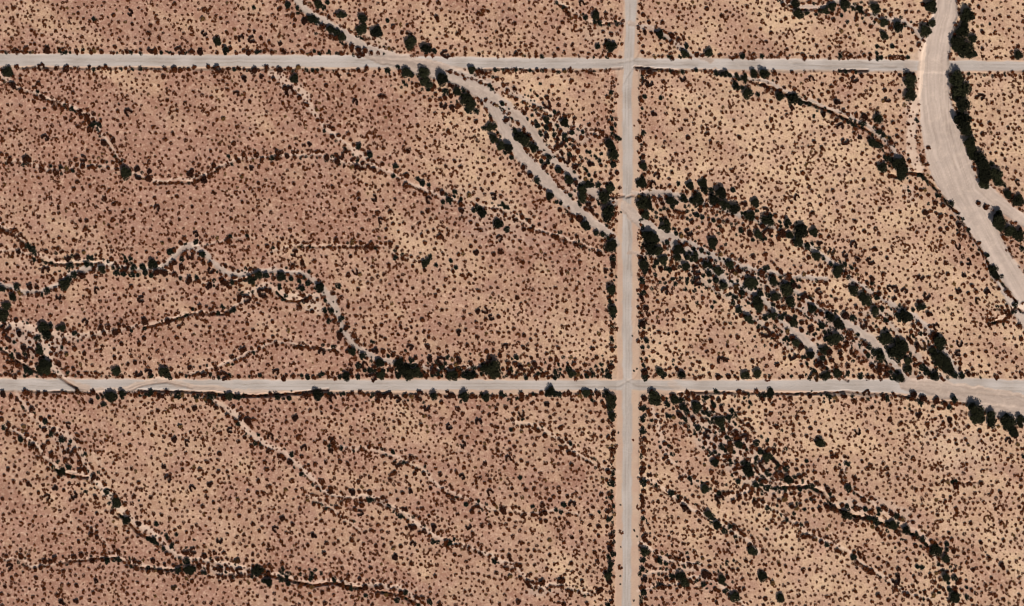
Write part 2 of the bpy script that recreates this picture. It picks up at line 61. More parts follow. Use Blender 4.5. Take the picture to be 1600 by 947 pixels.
(1200,474): "395 20 18;340 10 16;100 30 16;210 165 16;550 25 18;580 70 14;595 130 20;640 150 16;655 170 14;510 210 18;490 245 16;550 220 14;450 310 18;425 390 14;395 355 18;320 375 20;300 385 14;500 390 18;55 385 18;150 295 14;150 330 20;190 330 16;100 310 14;250 350 16;210 390 16;250 395 14;20 260 14;205 455 18;695 405 20;695 380 14;740 400 16;740 440 20;650 390 16;825 175 14;895 175 16;880 220 14;980 190 18;935 125 16;1050 145 22;1150 70 14;1490 15 16;1195 250 20;1270 255 16;1185 310 20;1230 325 18;1275 310 14;1145 270 14;1315 335 16;1360 300 16;1430 330 14;1380 385 18;1325 390 16;1490 415 14;1365 430 16;1275 410 16;1195 410 14;1250 440 20;1280 445 14;1530 365 14;1550 340 14;1580 440 14;1550 270 14;1545 465 14;1425 460 18;920 435 14;1025 370 14;1000 305 14;700 465 16;60 575 14;260 575 18;295 555 14;370 545 14;400 545 16;430 550 18;475 580 18;615 560 20;540 610 18;590 600 14;780 560 14;720 580 18;850 560 16;880 560 16;910 565 20;30 630 16;15 690 18;140 590 14;95 640 14;210 655 16;270 650 14;225 685 14;100 715 16;180 715 16;250 740 14;265 780 18;155 790 14;320 800 18;395 830 14;820 660 14;765 635 14;650 650 18;900 680 14;940 695 22;1025 675 18;1080 705 18;1045 720 14;1130 725 20;1095 745 14;1170 705 18;995 755 18;1165 790 16;1025 810 14;760 725 18;845 790 14;880 820 14;765 810 16;690 805 14;560 800 20;620 800 14;1250 770 18;1320 795 18;1370 820 16;1410 790 14;1440 770 14;1480 780 16;1395 850 14;1500 855 20;1560 880 16;1235 850 14;1335 860 18;1310 870 14;1250 885 14;1130 860 16;1170 850 14;960 875 14;300 850 20;270 850 14;240 830 16;360 880 14;395 930 16;40 920 18;10 910 14;1225 925 14;1590 910 16;1540 820 20;30 195 18;60 210 14;740 125 16;410 430 16;1000 440 14;600 250 18;625 460 18;655 460 16;95 460 14;125 440 14;560 560 18;120 170 16",
(0,710): "235 22 14;320 5 18;300 90 16;410 35 18;500 55 16;495 100 18;645 95 16;660 120 14;340 160 18;270 190 14;345 210 20;400 225 16;460 255 22;440 240 14;510 250 14;435 185 16;530 190 18;595 265 18;610 275 14;515 325 16;505 365 16;605 370 16;665 360 16;700 360 16;780 310 14;795 360 16;860 430 20;800 485 14;545 460 14;605 450 14;605 515 16;650 570 14;710 575 14;680 485 14;740 485 16;860 515 14;850 485 14;130 635 18;60 700 22;15 750 14;145 735 18;220 720 14;255 705 14;325 720 18;340 655 18;280 665 16;380 685 14;395 640 14;460 640 16;575 665 18;500 690 14;440 725 14;395 730 16;225 770 18;640 660 14;740 680 14;790 700 16;850 710 16;955 665 18;870 675 16;1010 655 14;1055 670 16;1040 620 14;1005 735 18;1165 615 18;1205 600 20;1275 635 16;1090 470 14;1055 540 14;1340 615 16;1400 615 16;1460 555 14;1360 655 14;1325 665 14;1480 660 20;1540 660 14;1580 665 14;1550 730 14;1450 785 16;1500 800 16;1550 800 16;1200 790 18;1085 830 20;1150 825 14;85 170 16;180 185 20;295 265 20;50 95 18;240 240 16;375 355 14;600 790 20;640 825 14;480 820 18;430 815 16;385 920 22;270 910 14;360 880 18;205 890 14;185 840 16;275 840 16;30 825 18;10 870 16;70 800 14;475 915 20;560 910 16;860 800 18;795 870 16;1105 905 14;1180 890 14;940 270 18;880 320 14;1020 75 20;1050 150 22;820 90 16;1310 185 22;1290 270 18;1265 325 18;1335 300 16;1375 350 18;1310 400 16;1495 385 16;1555 355 16;1550 230 16;1435 280 14;1430 145 16;1550 160 14;1200 210 20;1170 235 14;1100 345 14;1370 535 20;1420 500 14;1480 515 14;1525 505 14;1580 570 18;1580 435 16;1295 50 16;1245 155 14;1165 485 16;1200 455 14;815 435 14;905 515 12;1150 720 16;780 615 16;1240 695 16;925 730 16;1590 780 16;610 150 12",
(400,710): "55 50 18;65 95 18;150 50 14;215 45 22;280 95 16;330 70 14;370 60 18;435 50 18;525 45 18;410 170 18;465 210 16;465 235 16;385 210 14;600 235 20;530 235 14;490 150 14;645 230 14;710 240 16;660 315 18;650 365 20;475 355 14;500 330 14;770 360 14;725 400 16;815 400 14;930 345 18;865 430 14;790 270 14;885 285 16;965 230 20;875 230 18;895 185 14;840 160 16;940 140 16;1030 170 18;1050 120 18;970 20 18;880 55 20;805 60 14;840 20 14;740 85 14;640 170 16;1150 125 18;1090 210 18;1140 245 14;1200 255 18;1230 295 18;1215 195 14;1040 340 18;1080 385 16;1020 400 14;1130 310 14;1160 315 14;1110 455 20;1260 375 16;1350 360 18;1325 450 20;1410 445 18;1460 235 20;1380 205 16;1400 150 14;1440 130 14;1285 140 20;1550 85 16;1430 60 18;1575 25 20;1080 15 16;1330 10 14;1540 350 20;1500 365 18;1590 370 16;1485 310 14;1580 405 16;970 455 20;940 460 18;990 455 14;1050 480 18;1020 490 16;940 515 14;915 500 14;905 575 16;935 555 14;980 560 20;1090 595 14;1130 690 14;1240 625 16;1400 620 18;1370 605 14;1460 635 16;1500 650 14;1580 630 16;1310 670 14;1355 540 14;680 485 16;715 475 14;735 480 14;785 480 14;825 488 14;555 430 16;360 505 20;485 475 14;165 400 20;230 440 18;120 465 20;40 455 14;20 480 16;190 490 14;410 415 16;435 495 14;440 555 18;490 560 16;515 545 14;425 620 20;490 650 16;545 605 14;325 565 16;350 665 16;75 600 14;165 680 16;275 720 14;540 710 14;660 750 14;650 780 14;760 765 14;530 775 14;370 770 14;310 770 16;250 770 14;715 710 16;735 650 16;670 560 16;750 570 16;800 570 18;845 555 14;870 640 22;970 680 18;940 820 14;830 820 14;860 840 14;780 830 14;750 830 14;680 830 18;1020 750 14;1120 760 16;1285 715 14;1320 705 14;1420 800 14;1565 715 18;1500 740 16;1590 760 16;1470 920 14;1250 940 14;1180 890 14;1090 870 14;1000 890 16;840 875 14;760 875 16;415 860 20;175 850 14;130 830 14;115 870 14;35 830 14;10 885 14;70 890 14;240 875 16;270 880 14;290 895 16;215 860 14;345 930 14;600 890 16;700 920 16;430 930 20;15 170 18;70 160 14;70 200 14;90 200 16;130 265 14;10 240 18;20 265 14;250 225 14;290 215 14;440 285 14;360 310 14;25 350 14;85 695 16;75 740 16;570 835 14;545 830 12;655 280 14;1185 550 16;990 120 18;1085 505 14;280 815 14;320 820 14;370 815 14;395 815 14;435 810 14;1330 580 16;1275 565 14;1250 570 14",
(800,710): "60 40 16;95 60 16;30 65 14;25 90 12;145 95 16;180 120 14;210 55 14;290 60 12;70 190 12;85 220 20;150 250 14;65 270 14;190 315 20;45 335 16;70 380 18;130 375 18;205 365 18;260 265 16;225 245 14;240 285 16;290 210 14;295 235 16;355 375 16;505 330 18;475 350 14;600 355 20;585 300 16;560 250 18;605 245 14;540 70 16;600 110 18;580 50 18;565 150 14;590 160 14;630 150 16;500 390 18;540 450 18;440 425 14;485 440 14;350 430 16;290 475 14;210 415 16;180 420 18;20 455 12;50 475 14;190 505 12;235 535 16;305 530 14;375 520 18;430 485 14;435 525 14;155 570 12;65 555 18;50 550 14;100 600 18;140 600 14;20 605 14;55 650 16;235 630 16;320 580 12;415 575 12;515 610 16;535 670 16;620 510 18;595 450 16;540 510 16;520 480 14;185 660 14;140 690 16;25 690 14;50 695 14;265 685 14;285 680 12;345 725 14;380 735 14;425 745 14;470 730 16;370 680 18;300 790 18;320 785 14;185 800 20;95 795 16;180 850 14;150 830 12;240 825 12;350 850 14;365 880 16;420 860 14;540 850 20;560 840 14;500 860 12;40 920 18;470 930 18;520 920 16;440 700 14;510 735 12;820 60 16;815 95 18;860 130 18;965 15 16;975 50 14;1055 150 18;1000 100 12;900 60 12;870 160 12;820 230 16;810 260 16;815 290 18;870 250 12;820 360 16;815 320 12;880 300 14;1040 290 18;1090 290 16;960 300 12;1130 260 14;1060 320 14;1105 360 16;1160 360 14;1190 300 14;1200 340 12;1220 180 16;1245 110 16;1320 120 18;1330 40 14;1315 75 14;1350 10 18;1405 60 16;1400 120 14;1450 200 20;1450 150 12;1490 240 14;1540 280 14;1380 295 16;1420 265 18;1325 245 20;1350 240 14;1250 285 14;1165 265 14;1290 320 14;1330 385 14;1320 410 14;1170 415 18;1370 490 14;1390 455 18;1430 490 16;1450 505 14;1405 545 16;1545 380 18;1530 410 14;1500 520 14;1590 600 12;1460 665 20;1580 690 18;1580 530 14;1410 720 16;1240 580 14;1180 510 14;1130 480 14;1100 450 10;860 460 16;815 470 14;825 510 20;835 540 14;895 530 14;980 520 16;1000 570 18;935 570 12;900 610 16;860 700 14;840 690 12;890 710 14;940 750 18;1100 650 18;1110 690 16;1145 695 14;1185 690 16;1235 700 14;1190 650 14;1230 665 14;985 640 14;1020 650 14;1010 700 14;900 665 14;860 790 18;940 830 20;915 830 14;985 830 14;870 860 14;1050 820 16;1110 790 16;1130 800 12;1030 850 14;1110 900 14;1050 885 14;940 900 16;900 900 14;835 900 14;1270 840 18;1290 850 14;1240 750 14;1300 880 12;1420 850 16;1450 840 16;1480 750 14;1580 900 18;1440 780 16;1340 735 14;1490 920 16;1570 940 16;1000 900 14;1230 770 14",
(1200,710): "85 130 16;50 130 16;180 95 14;200 140 16;225 125 14;215 75 14;250 105 14;290 110 16;305 180 14;355 190 16;250 175 12;145 245 16;165 240 12;105 280 16;240 290 14;285 295 14;150 325 18;70 290 14;205 315 12;280 345 16;325 340 18;365 320 18;460 315 16;540 300 16;600 290 14;630 305 16;455 250 14;400 280 18;410 230 16;550 335 18;570 340 14;640 360 16;720 330 18;735 345 14;770 370 18;840 405 16;905 425 16;890 385 14;850 350 16;945 385 18;915 350 14;890 340 12;1015 330 12;1060 380 16;1060 350 14;595 440 14;550 410 16;650 450 16;700 490 16;710 510 14;760 520 16;730 500 12;800 480 16;820 500 12;860 545 14;820 560 14;910 520 14;920 570 16;925 580 12;865 590 14;910 620 14;820 610 14;850 610 12;765 650 14;750 690 16;870 650 18;885 660 12;925 660 14;690 650 20;690 660 12;600 650 14;570 620 18;575 640 12;480 620 16;450 610 14;430 640 14;460 670 14;555 710 16;500 700 12;640 730 20;620 735 12;660 740 12;815 715 18;795 780 24;785 770 14;910 765 16;925 790 18;905 820 14;860 785 12;950 750 14;1015 750 18;1050 740 14;1040 800 16;1035 875 16;1045 850 14;1075 780 14;1200 780 14;1195 800 14;1240 790 14;1280 800 14;1270 850 16;1210 850 14;1270 905 16;1300 870 14;980 860 18;950 860 14;1000 910 14;930 890 12;870 880 16;850 870 12;690 880 18;700 890 14;750 910 16;650 920 14;605 885 14;540 850 14;550 860 12;420 870 14;450 905 14;370 890 14;190 880 14;190 850 12;130 890 14;30 800 20;40 820 14;100 820 14;70 690 16;110 700 16;150 710 12;260 720 16;60 755 14;225 860 12;40 650 14;65 670 12;160 660 12;300 530 18;285 530 12;220 510 18;185 440 16;85 520 14;140 430 12;150 590 16;285 480 12;480 490 14;610 570 14;650 600 12;500 530 12;430 600 16;540 610 14;620 540 14;665 20 18;790 55 14;830 60 14;750 130 18;810 150 16;850 155 12;640 70 18;620 90 16;655 90 12;665 130;680 210 14;800 230 14;845 215 14;870 135 12;900 210 14;925 220 18;960 220 14;950 150 16;945 135 12;980 80 12;1020 95 12;1050 185 16;1065 185 14;1080 220 12;990 255 14;965 285 14;1050 285 16;1095 260 14;1140 270 16;1135 290 12;1020 190 14;1170 195 18;1180 205 12;1240 60 16;1245 50 12;1220 120 14;1270 150 14;1340 105 14;1175 340 18;1180 365 16;1265 430 18;1195 300 12;1290 245 14;1225 500 14;1150 530 14;1145 540 12;1215 540 14;1330 550 20;1335 590 14;1380 650 20;1405 595 14;1160 605 16;1185 640 12;1250 645 12;1320 655 12;1375 710 16;1280 720 18;1300 710 12;1395 770 16;1360 820 16;1460 690 22;1470 710 18;1500 740 16;1550 670 14;1575 580 14;1410 495 14;1410 440 16;1310 470 14;1350 300 14;1380 255 14;1450 240 16;1455 265 12;1420 340 16;1480 60 12;1530 45 14;1450 10 14;1540 130 14;1580 160 16;1590 260 14;1570 330 16;1580 430 12;1530 500 16;1545 530 14;1470 540 16;1455 480 14;1570 770 14;1420 880 16;1400 870 14;1570 880 14;1450 935 12;1510 830 14;1460 830 14;1000 455 14;1010 490 12;950 450 14;965 430 10;1130 490 14;1100 520 12;615 185 14;545 150 18;565 160 12;530 140 14;590 115 12;500 20 14;480 15 14;370 115 12;400 15 18;430 10 16;425 350 14;75 80 14;150 165 14;330 235 14;345 265 14;650 350 14;770 360 16;820 400 14;560 255 16;590 280 16;460 110 14;1330 180 16;1125 680 14;1095 845 14;1130 915 14;1180 800 16;1020 580 16;160 210 14",
}
# ---- the dry washes: name, bed brightness, depth in metres, points (x, y, half width) in survey pixels
WASHES = [
 ("the forked diagonal wash",1,.5,[(455,-30,6),(465,0,6),(490,25,7),(520,45,8),(548,62,9),(575,80,11),(600,90,12),(640,99,12),(690,112,13),(730,128,14),(757,143,14),(770,160,14),(785,185,12),(795,215,10),(812,240,10),(840,270,9),(870,300,9),(900,328,9),(930,350,8),(965,378,6)]),
 ("the forked diagonal wash",.9,.4,[(760,145,8),(790,162,8),(815,185,8),(835,210,7),(850,235,7),(880,264,7),(912,290,7),(935,305,6),(960,316,5)]),
 ("the braided right-hand wash",1,.4,[(990,303,4),(1020,301,5),(1050,302,4),(1100,318,3),(1150,335,3),(1190,347,3),(1220,360,3),(1245,378,3),(1275,393,4),(1300,410,5),(1320,425,3),(1345,445,3),(1375,465,3),(1400,480,4),(1430,494,5),(1450,512,5),(1475,549,4),(1490,566,4),(1500,590,4)]),
 ("the braided right-hand wash",.7,.15,[(1112,400,4),(1155,424,4),(1200,452,5),(1240,478,4),(1290,505,5),(1345,545,5),(1385,585,4)]),
 ("the braided right-hand wash",.7,.15,[(1040,375,5),(1065,410,4),(1100,440,4),(1145,470,4),(1190,505,4),(1240,550,4)]),
 ("the braided right-hand wash",.7,.15,[(1330,440,4),(1365,480,4),(1405,520,5),(1440,565,4),(1470,590,4)]),
 ("the braided right-hand wash",1,.35,[(975,322,7),(1000,344,9),(1025,364,10),(1062,380,10),(1085,390,10),(1112,399,6),(1150,412,5),(1182,422,3),(1240,432,3),(1290,436,3)]),
 ("the braided right-hand wash",1,.4,[(1085,392,7),(1107,417,6),(1132,435,6),(1160,449,6),(1185,462,4),(1205,480,4),(1222,500,4),(1240,520,5),(1262,535,7),(1275,548,6),(1279,562,3),(1300,580,2),(1325,592,2)]),
 ("the braided right-hand wash",1,.45,[(1225,438,3),(1262,470,3),(1300,492,4),(1327,508,6),(1355,527,7),(1380,552,7),(1395,570,7),(1418,596,6)]),
 ("the braided right-hand wash",.8,.2,[(985,393,3),(1015,400,3),(1050,402,2)]),
 ("the wide sandy wash",1,.9,[(1480,-30,17),(1480,0,17),(1476,25,19),(1467,60,20),(1461,90,22),(1460,120,24),(1460,150,25),(1468,200,29),(1477,237,31),(1487,262,33),(1500,295,30),(1517,325,26),(1537,360,21),(1555,395,20),(1572,425,22),(1592,460,22),(1625,510,25),(1660,560,25)]),
 ("the wide sandy wash",.95,.5,[(1528,292,12),(1552,312,14),(1575,328,9),(1600,345,9),(1640,370,9)]),
 ("the wide sandy wash",.8,.15,[(1442,70,5),(1436,130,4),(1430,160,6),(1424,200,7),(1424,237,8),(1436,262,8)]),
 ("the top right channel",.9,.35,[(1205,-15,3),(1222,0,3),(1250,11,3),(1280,11,3),(1305,3,3),(1330,7,2),(1355,20,2),(1375,30,3),(1395,33,3),(1415,33,3),(1430,45,3),(1440,62,4)]),
 ("the black banked gully",.9,.4,[(1120,108,3),(1150,118,3),(1195,127,3),(1220,139,3),(1250,152,2.5),(1287,166,2.5),(1325,180,2.5),(1355,195,3),(1375,213,3),(1397,236,3),(1420,264,4)]),
 ("the road-end wash",.95,.5,[(1415,600,9),(1460,606,11),(1500,614,14),(1540,625,18),(1580,636,22),(1640,650,26)]),
 ("the left edge wash",.8,.3,[(-30,500,6),(0,507,6),(30,508,5),(60,520,8),(72,545,8),(80,570,5),(87,580,5),(112,597,5),(142,609,6),(162,612,5),(190,612,5),(212,603,5),(228,597,5),(262,594,5),(290,603,5),(350,609,4),(420,611,3)]),
 ("the left edge wash",.6,.3,[(-20,532,4),(0,543,4),(20,557,4),(45,572,4),(70,580,5)]),
 ("the left edge wash",.6,.2,[(60,522,8),(100,528,8),(135,524,5),(175,516,3),(225,507,2.5),(262,500,3),(300,488,3),(350,488,2),(375,474,3),(388,460,4),(402,450,5),(418,445,4),(432,452,4),(447,463,5),(470,463,5),(495,466,6)]),
 ("the looping left wash",.9,.35,[(-20,430,4),(0,443,4),(30,454,4),(62,457,3),(85,446,4),(112,430,5),(135,421,5),(175,413,4),(212,421,3),(250,417,5),(270,404,5),(287,388,5),(302,384,6),(316,392,5),(332,412,5),(352,425,5),(375,429,4),(400,424,4),(437,422,3),(475,427,4),(490,437,4),(507,457,6),(520,472,7),(530,494,5),(540,519,4),(550,536,4),(567,549,5),(590,561,4),(615,565,4),(650,574,3),(690,576,2),(730,575,2),(760,572,2)]),
 ("the looping left wash",.7,.25,[(-20,345,2),(0,353,3),(20,362,3),(37,376,3),(57,397,3),(85,410,3),(130,408,3),(175,411,4)]),
 ("the looping left wash",.5,.15,[(300,384,2),(337,377,2),(362,372,2),(400,370,2)]),
 ("the looping left wash",.6,.15,[(0,390,2),(30,392,2),(60,402,2)]),
 ("the looping left wash",.5,.15,[(250,417,2),(280,430,2),(310,440,2),(340,442,2),(370,436,3)]),
 ("the thin middle rill",.6,.2,[(425,392,2),(465,383,2),(505,383,2),(550,384,2),(600,384,2),(625,400,2),(650,406,2)]),
 ("the short curved rill",.7,.2,[(295,584,2),(325,578,2.5),(350,568,2.5),(375,558,2.5),(400,545,2.5),(430,535,2),(462,537,2),(500,542,2),(532,548,1.5)]),
 ("the top left rill",.75,.25,[(-10,112,5),(8,120,5),(30,138,2),(55,146,2.5),(82,156,3),(110,166,2.5),(135,177,3),(150,193,2.5),(162,212,2.5),(180,237,2.5),(188,252,2)]),
 ("the long winding rill",.7,.25,[(10,250,2),(45,254,2),(70,264,2),(100,266,2),(150,255,2),(190,264,2),(240,281,3),(300,281,2.5),(320,274,2.5),(337,262,2.5),(357,253,2.5),(375,247,2.5),(400,247,2),(445,241,2),(500,242,2.5),(525,250,3),(550,256,3),(585,261,3),(615,270,3),(637,285,3),(662,295,3),(687,306,3),(712,312,2.5),(732,320,2),(775,324,2),(800,333,2),(812,342,2.5),(837,358,2.5),(862,364,2),(885,374,2.5),(912,382,2),(945,393,2)]),
 ("the pale top swale",.7,.2,[(425,112,6),(440,120,7),(455,134,7),(477,150,7),(486,172,5),(510,200,3),(540,225,4),(560,240,5),(585,258,4)]),
 ("the bottom left wash",.75,.35,[(5,663,3),(17,669,3),(37,680,3),(57,694,3),(72,716,3),(100,735,3),(137,742,3),(160,763,6),(182,790,5),(197,805,5),(212,820,4),(237,833,6),(262,855,5),(280,868,3),(297,873,3),(350,880,4),(400,890,4)]),
 ("the bottom left wash",.5,.2,[(25,612,3),(50,649,3),(70,666,4),(105,679,5),(122,699,4),(133,720,4),(142,742,5)]),
 ("the bottom left wash",.45,.2,[(140,820,2),(152,832,2.5),(165,850,2.5),(178,866,3),(190,872,3)]),
 ("the dark bottom channel",.65,.3,[(-20,870,2),(0,872,2),(32,874,2),(50,885,2),(82,881,2),(117,873,2),(155,871,1.5),(180,869,2),(207,881,3),(237,885,3),(275,887,3),(312,884,4),(350,897,3),(400,893,4),(440,898,4),(470,905,3),(490,910,2),(520,906,2),(560,913,4),(600,914,4),(640,925,3),(660,945,3),(680,965,3)]),
 ("the long diagonal rill",.75,.25,[(320,618,3),(350,634,4),(370,649,5),(382,667,5),(400,684,5),(425,697,5),(445,708,4),(457,720,4),(482,742,4),(500,760,4),(515,773,3),(537,776,2.5),(575,776,3),(605,789,3),(632,804,3.5),(657,823,4),(692,844,4),(732,855,3),(765,868,3),(800,882,4),(815,897,3),(832,915,3),(850,919,4),(857,912,3),(880,911,3),(900,923,3),(925,928,2),(940,918,2)]),
 ("the faint bottom rill",.6,.15,[(515,692,2),(550,699,2),(600,706,2.5),(637,721,2.5),(662,734,2),(675,750,3),(700,767,3),(725,777,3),(762,794,2),(800,796,2),(830,802,2),(870,796,2),(905,802,2)]),
 ("the faint bottom rill",.6,.15,[(800,660,3),(830,662,3),(850,672,2.5),(875,686,2.5),(892,701,3),(930,725,2),(968,738,3)]),
 ("the faint bottom rill",.5,.15,[(480,775,3),(500,783,3),(520,795,3),(560,825,2)]),
 ("the slanting right rill",.8,.25,[(998,743,2.5),(1025,756,2),(1050,774,2.5),(1075,791,2.5),(1095,801,2),(1117,813,2.5),(1137,825,3),(1167,845,3),(1185,862,3)]),
 ("the slanting right rill",.6,.15,[(1020,640,5),(1035,690,4),(1045,715,4),(1065,735,2.5),(1087,754,2.5),(1110,769,3),(1135,780,4),(1155,773,3),(1180,763,3)]),
 ("the twin bottom rills",.8,.2,[(998,848,3),(1025,866,3),(1050,876,3),(1075,881,3),(1100,884,2)]),
 ("the twin bottom rills",.75,.2,[(998,925,3),(1025,915,2),(1060,911,2),(1085,899,2.5),(1112,907,2.5),(1135,920,3),(1162,943,2.5),(1175,960,3)]),
 ("the twin bottom rills",.6,.15,[(1005,898,3),(1035,892,3),(1070,890,3),(1105,893,2)]),
 ("the wooded right channel",.55,.3,[(1050,600,7),(1085,630,9),(1110,650,8),(1140,690,8),(1160,715,9),(1185,740,8),(1210,752,3),(1232,760,3),(1262,754,3),(1280,763,3),(1300,783,3),(1322,796,4),(1350,804,3),(1380,812,4),(1410,820,3.5),(1436,830,4),(1452,850,4),(1465,880,3),(1480,905,3),(1495,947,4),(1500,970,4)]),
 ("the wooded right channel",.7,.15,[(1317,715,2.5),(1318,740,3),(1322,755,3),(1340,770,2),(1360,783,2),(1380,800,2.5),(1405,815,2)]),
 ("the corner rill",.7,.2,[(1185,785,2),(1215,796,2),(1262,832,3),(1290,846,3),(1325,860,2),(1345,880,3),(1370,893,2.5),(1390,907,3),(1410,924,3),(1430,931,2.5),(1460,935,2)]),
 ("the northern junction rill",.85,.2,[(985,36,4),(1017,42,3),(1040,55,3),(1062,72,3),(1082,88,3),(1112,96,3)]),
 ("the northern junction rill",.6,.15,[(870,0,3),(895,18,3),(920,32,2.5),(945,34,2),(980,34,3)]),
 ("the forked diagonal wash",.7,.15,[(700,104,5),(745,118,5),(790,138,5),(830,160,4),(865,178,4)]),
 ("the sandy flat",.45,.1,[(855,175,4),(885,190,5),(915,200,4),(940,212,3),(958,222,3)]),
 ("the braided right-hand wash",.6,.1,[(1350,490,4),(1385,488,4),(1420,488,4)]),
 ("the far right rill",.7,.2,[(1540,505,2),(1560,500,2),(1575,490,3),(1585,482,3),(1600,478,3)]),
]
# broad pale silt patches (x, y, rx, ry, angle degrees, strength)
PATCHES = [(1060,385,50,16,35,.5),(1165,455,60,20,40,.45),(1255,530,50,18,35,.45),(1370,540,60,16,45,.45),(1450,530,50,14,45,.4),(780,165,60,18,38,.5),(850,225,60,12,45,.4),(880,200,45,14,25,.45),(1130,690,70,40,40,.42),(1180,740,50,28,40,.4),(1170,430,60,16,25,.5),(1290,500,70,18,35,.4),(1105,420,30,12,40,.35),(900,300,30,10,40,.4),
 (310,395,26,7,15,.4),(490,478,22,10,20,.5),(1420,300,24,10,50,.3),(1545,330,40,16,35,.6),(60,530,50,24,15,.5),(110,700,50,14,30,.3),(360,890,60,9,5,.4),(850,925,28,8,0,.35),(1400,800,40,12,25,.3),
 (590,62,28,10,35,.35),(1390,35,35,12,10,.45),(1425,150,14,80,0,.3),(770,340,90,40,20,.2),(940,60,40,20,20,.2),(1450,590,60,10,0,.4),(1040,310,40,10,5,.4),(455,135,22,12,30,.4),(1330,790,30,10,20,.45),(1500,700,60,50,20,.15)]
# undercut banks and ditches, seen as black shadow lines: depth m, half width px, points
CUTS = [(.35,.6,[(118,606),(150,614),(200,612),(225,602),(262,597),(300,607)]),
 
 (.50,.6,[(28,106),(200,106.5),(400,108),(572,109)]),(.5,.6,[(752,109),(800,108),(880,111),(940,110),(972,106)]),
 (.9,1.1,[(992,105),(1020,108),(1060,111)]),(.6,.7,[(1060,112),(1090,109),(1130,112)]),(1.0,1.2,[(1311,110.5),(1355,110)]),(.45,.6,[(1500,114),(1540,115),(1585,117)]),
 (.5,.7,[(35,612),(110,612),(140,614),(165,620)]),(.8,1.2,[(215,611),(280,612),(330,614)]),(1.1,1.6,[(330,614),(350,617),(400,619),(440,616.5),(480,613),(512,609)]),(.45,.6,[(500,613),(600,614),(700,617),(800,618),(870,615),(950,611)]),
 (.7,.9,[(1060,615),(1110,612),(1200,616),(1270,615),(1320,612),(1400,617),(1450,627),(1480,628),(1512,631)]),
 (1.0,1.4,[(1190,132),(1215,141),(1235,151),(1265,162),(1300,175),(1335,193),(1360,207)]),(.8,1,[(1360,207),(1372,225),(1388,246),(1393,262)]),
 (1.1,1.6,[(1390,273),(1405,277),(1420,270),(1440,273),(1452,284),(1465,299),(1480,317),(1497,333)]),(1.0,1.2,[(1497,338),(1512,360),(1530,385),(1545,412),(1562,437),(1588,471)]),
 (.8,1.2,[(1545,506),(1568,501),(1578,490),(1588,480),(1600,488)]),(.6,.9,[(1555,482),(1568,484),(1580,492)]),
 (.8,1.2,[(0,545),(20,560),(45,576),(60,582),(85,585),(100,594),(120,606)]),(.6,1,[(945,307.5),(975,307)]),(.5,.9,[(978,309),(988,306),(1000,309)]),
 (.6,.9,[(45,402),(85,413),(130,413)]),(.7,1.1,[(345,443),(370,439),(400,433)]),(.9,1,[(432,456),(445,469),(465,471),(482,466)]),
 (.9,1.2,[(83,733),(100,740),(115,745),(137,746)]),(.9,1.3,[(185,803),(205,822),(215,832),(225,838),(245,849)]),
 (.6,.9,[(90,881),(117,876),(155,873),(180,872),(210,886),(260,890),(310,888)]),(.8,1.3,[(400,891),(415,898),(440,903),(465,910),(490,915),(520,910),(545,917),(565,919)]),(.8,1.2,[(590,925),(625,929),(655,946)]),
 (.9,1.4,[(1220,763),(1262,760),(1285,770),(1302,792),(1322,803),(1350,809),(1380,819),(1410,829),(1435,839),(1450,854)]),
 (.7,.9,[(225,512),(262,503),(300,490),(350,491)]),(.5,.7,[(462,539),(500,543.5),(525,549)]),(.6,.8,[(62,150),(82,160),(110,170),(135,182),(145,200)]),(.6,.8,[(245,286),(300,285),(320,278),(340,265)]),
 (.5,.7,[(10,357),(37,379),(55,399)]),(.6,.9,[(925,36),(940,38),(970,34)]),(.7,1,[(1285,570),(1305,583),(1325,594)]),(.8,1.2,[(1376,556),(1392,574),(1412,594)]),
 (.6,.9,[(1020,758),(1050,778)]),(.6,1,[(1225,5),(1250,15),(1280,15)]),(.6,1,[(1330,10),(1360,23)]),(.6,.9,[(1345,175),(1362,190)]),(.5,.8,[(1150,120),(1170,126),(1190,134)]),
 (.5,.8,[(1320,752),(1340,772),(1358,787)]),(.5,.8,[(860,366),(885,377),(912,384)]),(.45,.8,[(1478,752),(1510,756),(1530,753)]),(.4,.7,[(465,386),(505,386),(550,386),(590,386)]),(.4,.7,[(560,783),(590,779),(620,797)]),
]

ROADS = [   # name, label, carriageway (x, y, half width), graded strip (x, y, half width)
 ("northern_road", [(-15000,88,9),(0,93.5,9.5),(200,94,9.5),(400,95,9),(600,96,9.5),(800,98.5,8.5),(1000,99,8),(1200,100.5,8.5),(1400,102,9),(1600,103,7),(17000,110,8)],
                   [(-15000,92,13),(0,95.5,12),(400,97.5,11.5),(800,99.5,9.5),(1000,100,9),(1200,102.5,10),(1400,103.5,10),(1600,104,9),(17000,110,10)]),
 ("southern_road", [(-15000,601,9),(0,601,9.5),(400,602,8.5),(800,601.5,7.5),(1200,602,8),(1400,603,11),(1500,606,15),(1600,610,16),(17000,620,9)],
                   [(-15000,602,13),(0,601.5,11),(280,603,11),(400,604.5,12),(520,603.5,11.5),(800,604.5,12),(1200,604,11.5),(1400,606,14),(1500,610,18),(1600,614,22),(17000,622,13)]),
 ("cross_road",    [(985,-15000,9),(986,0,10),(985,50,7.5),(982,110,7.5),(980,140,7.5),(981,237,8.5),(980,300,7.5),(980,474,7.5),(980,711,7.5),(979,947,7),(970,17000,8)],
                   [(986,-15000,14),(986,0,12),(986,60,12),(985,95,12),(981,135,18),(983,250,16),(982,300,16),(981,474,17),(982,600,18),(981,711,18),(980,947,19.5),(970,17000,16)]),
]
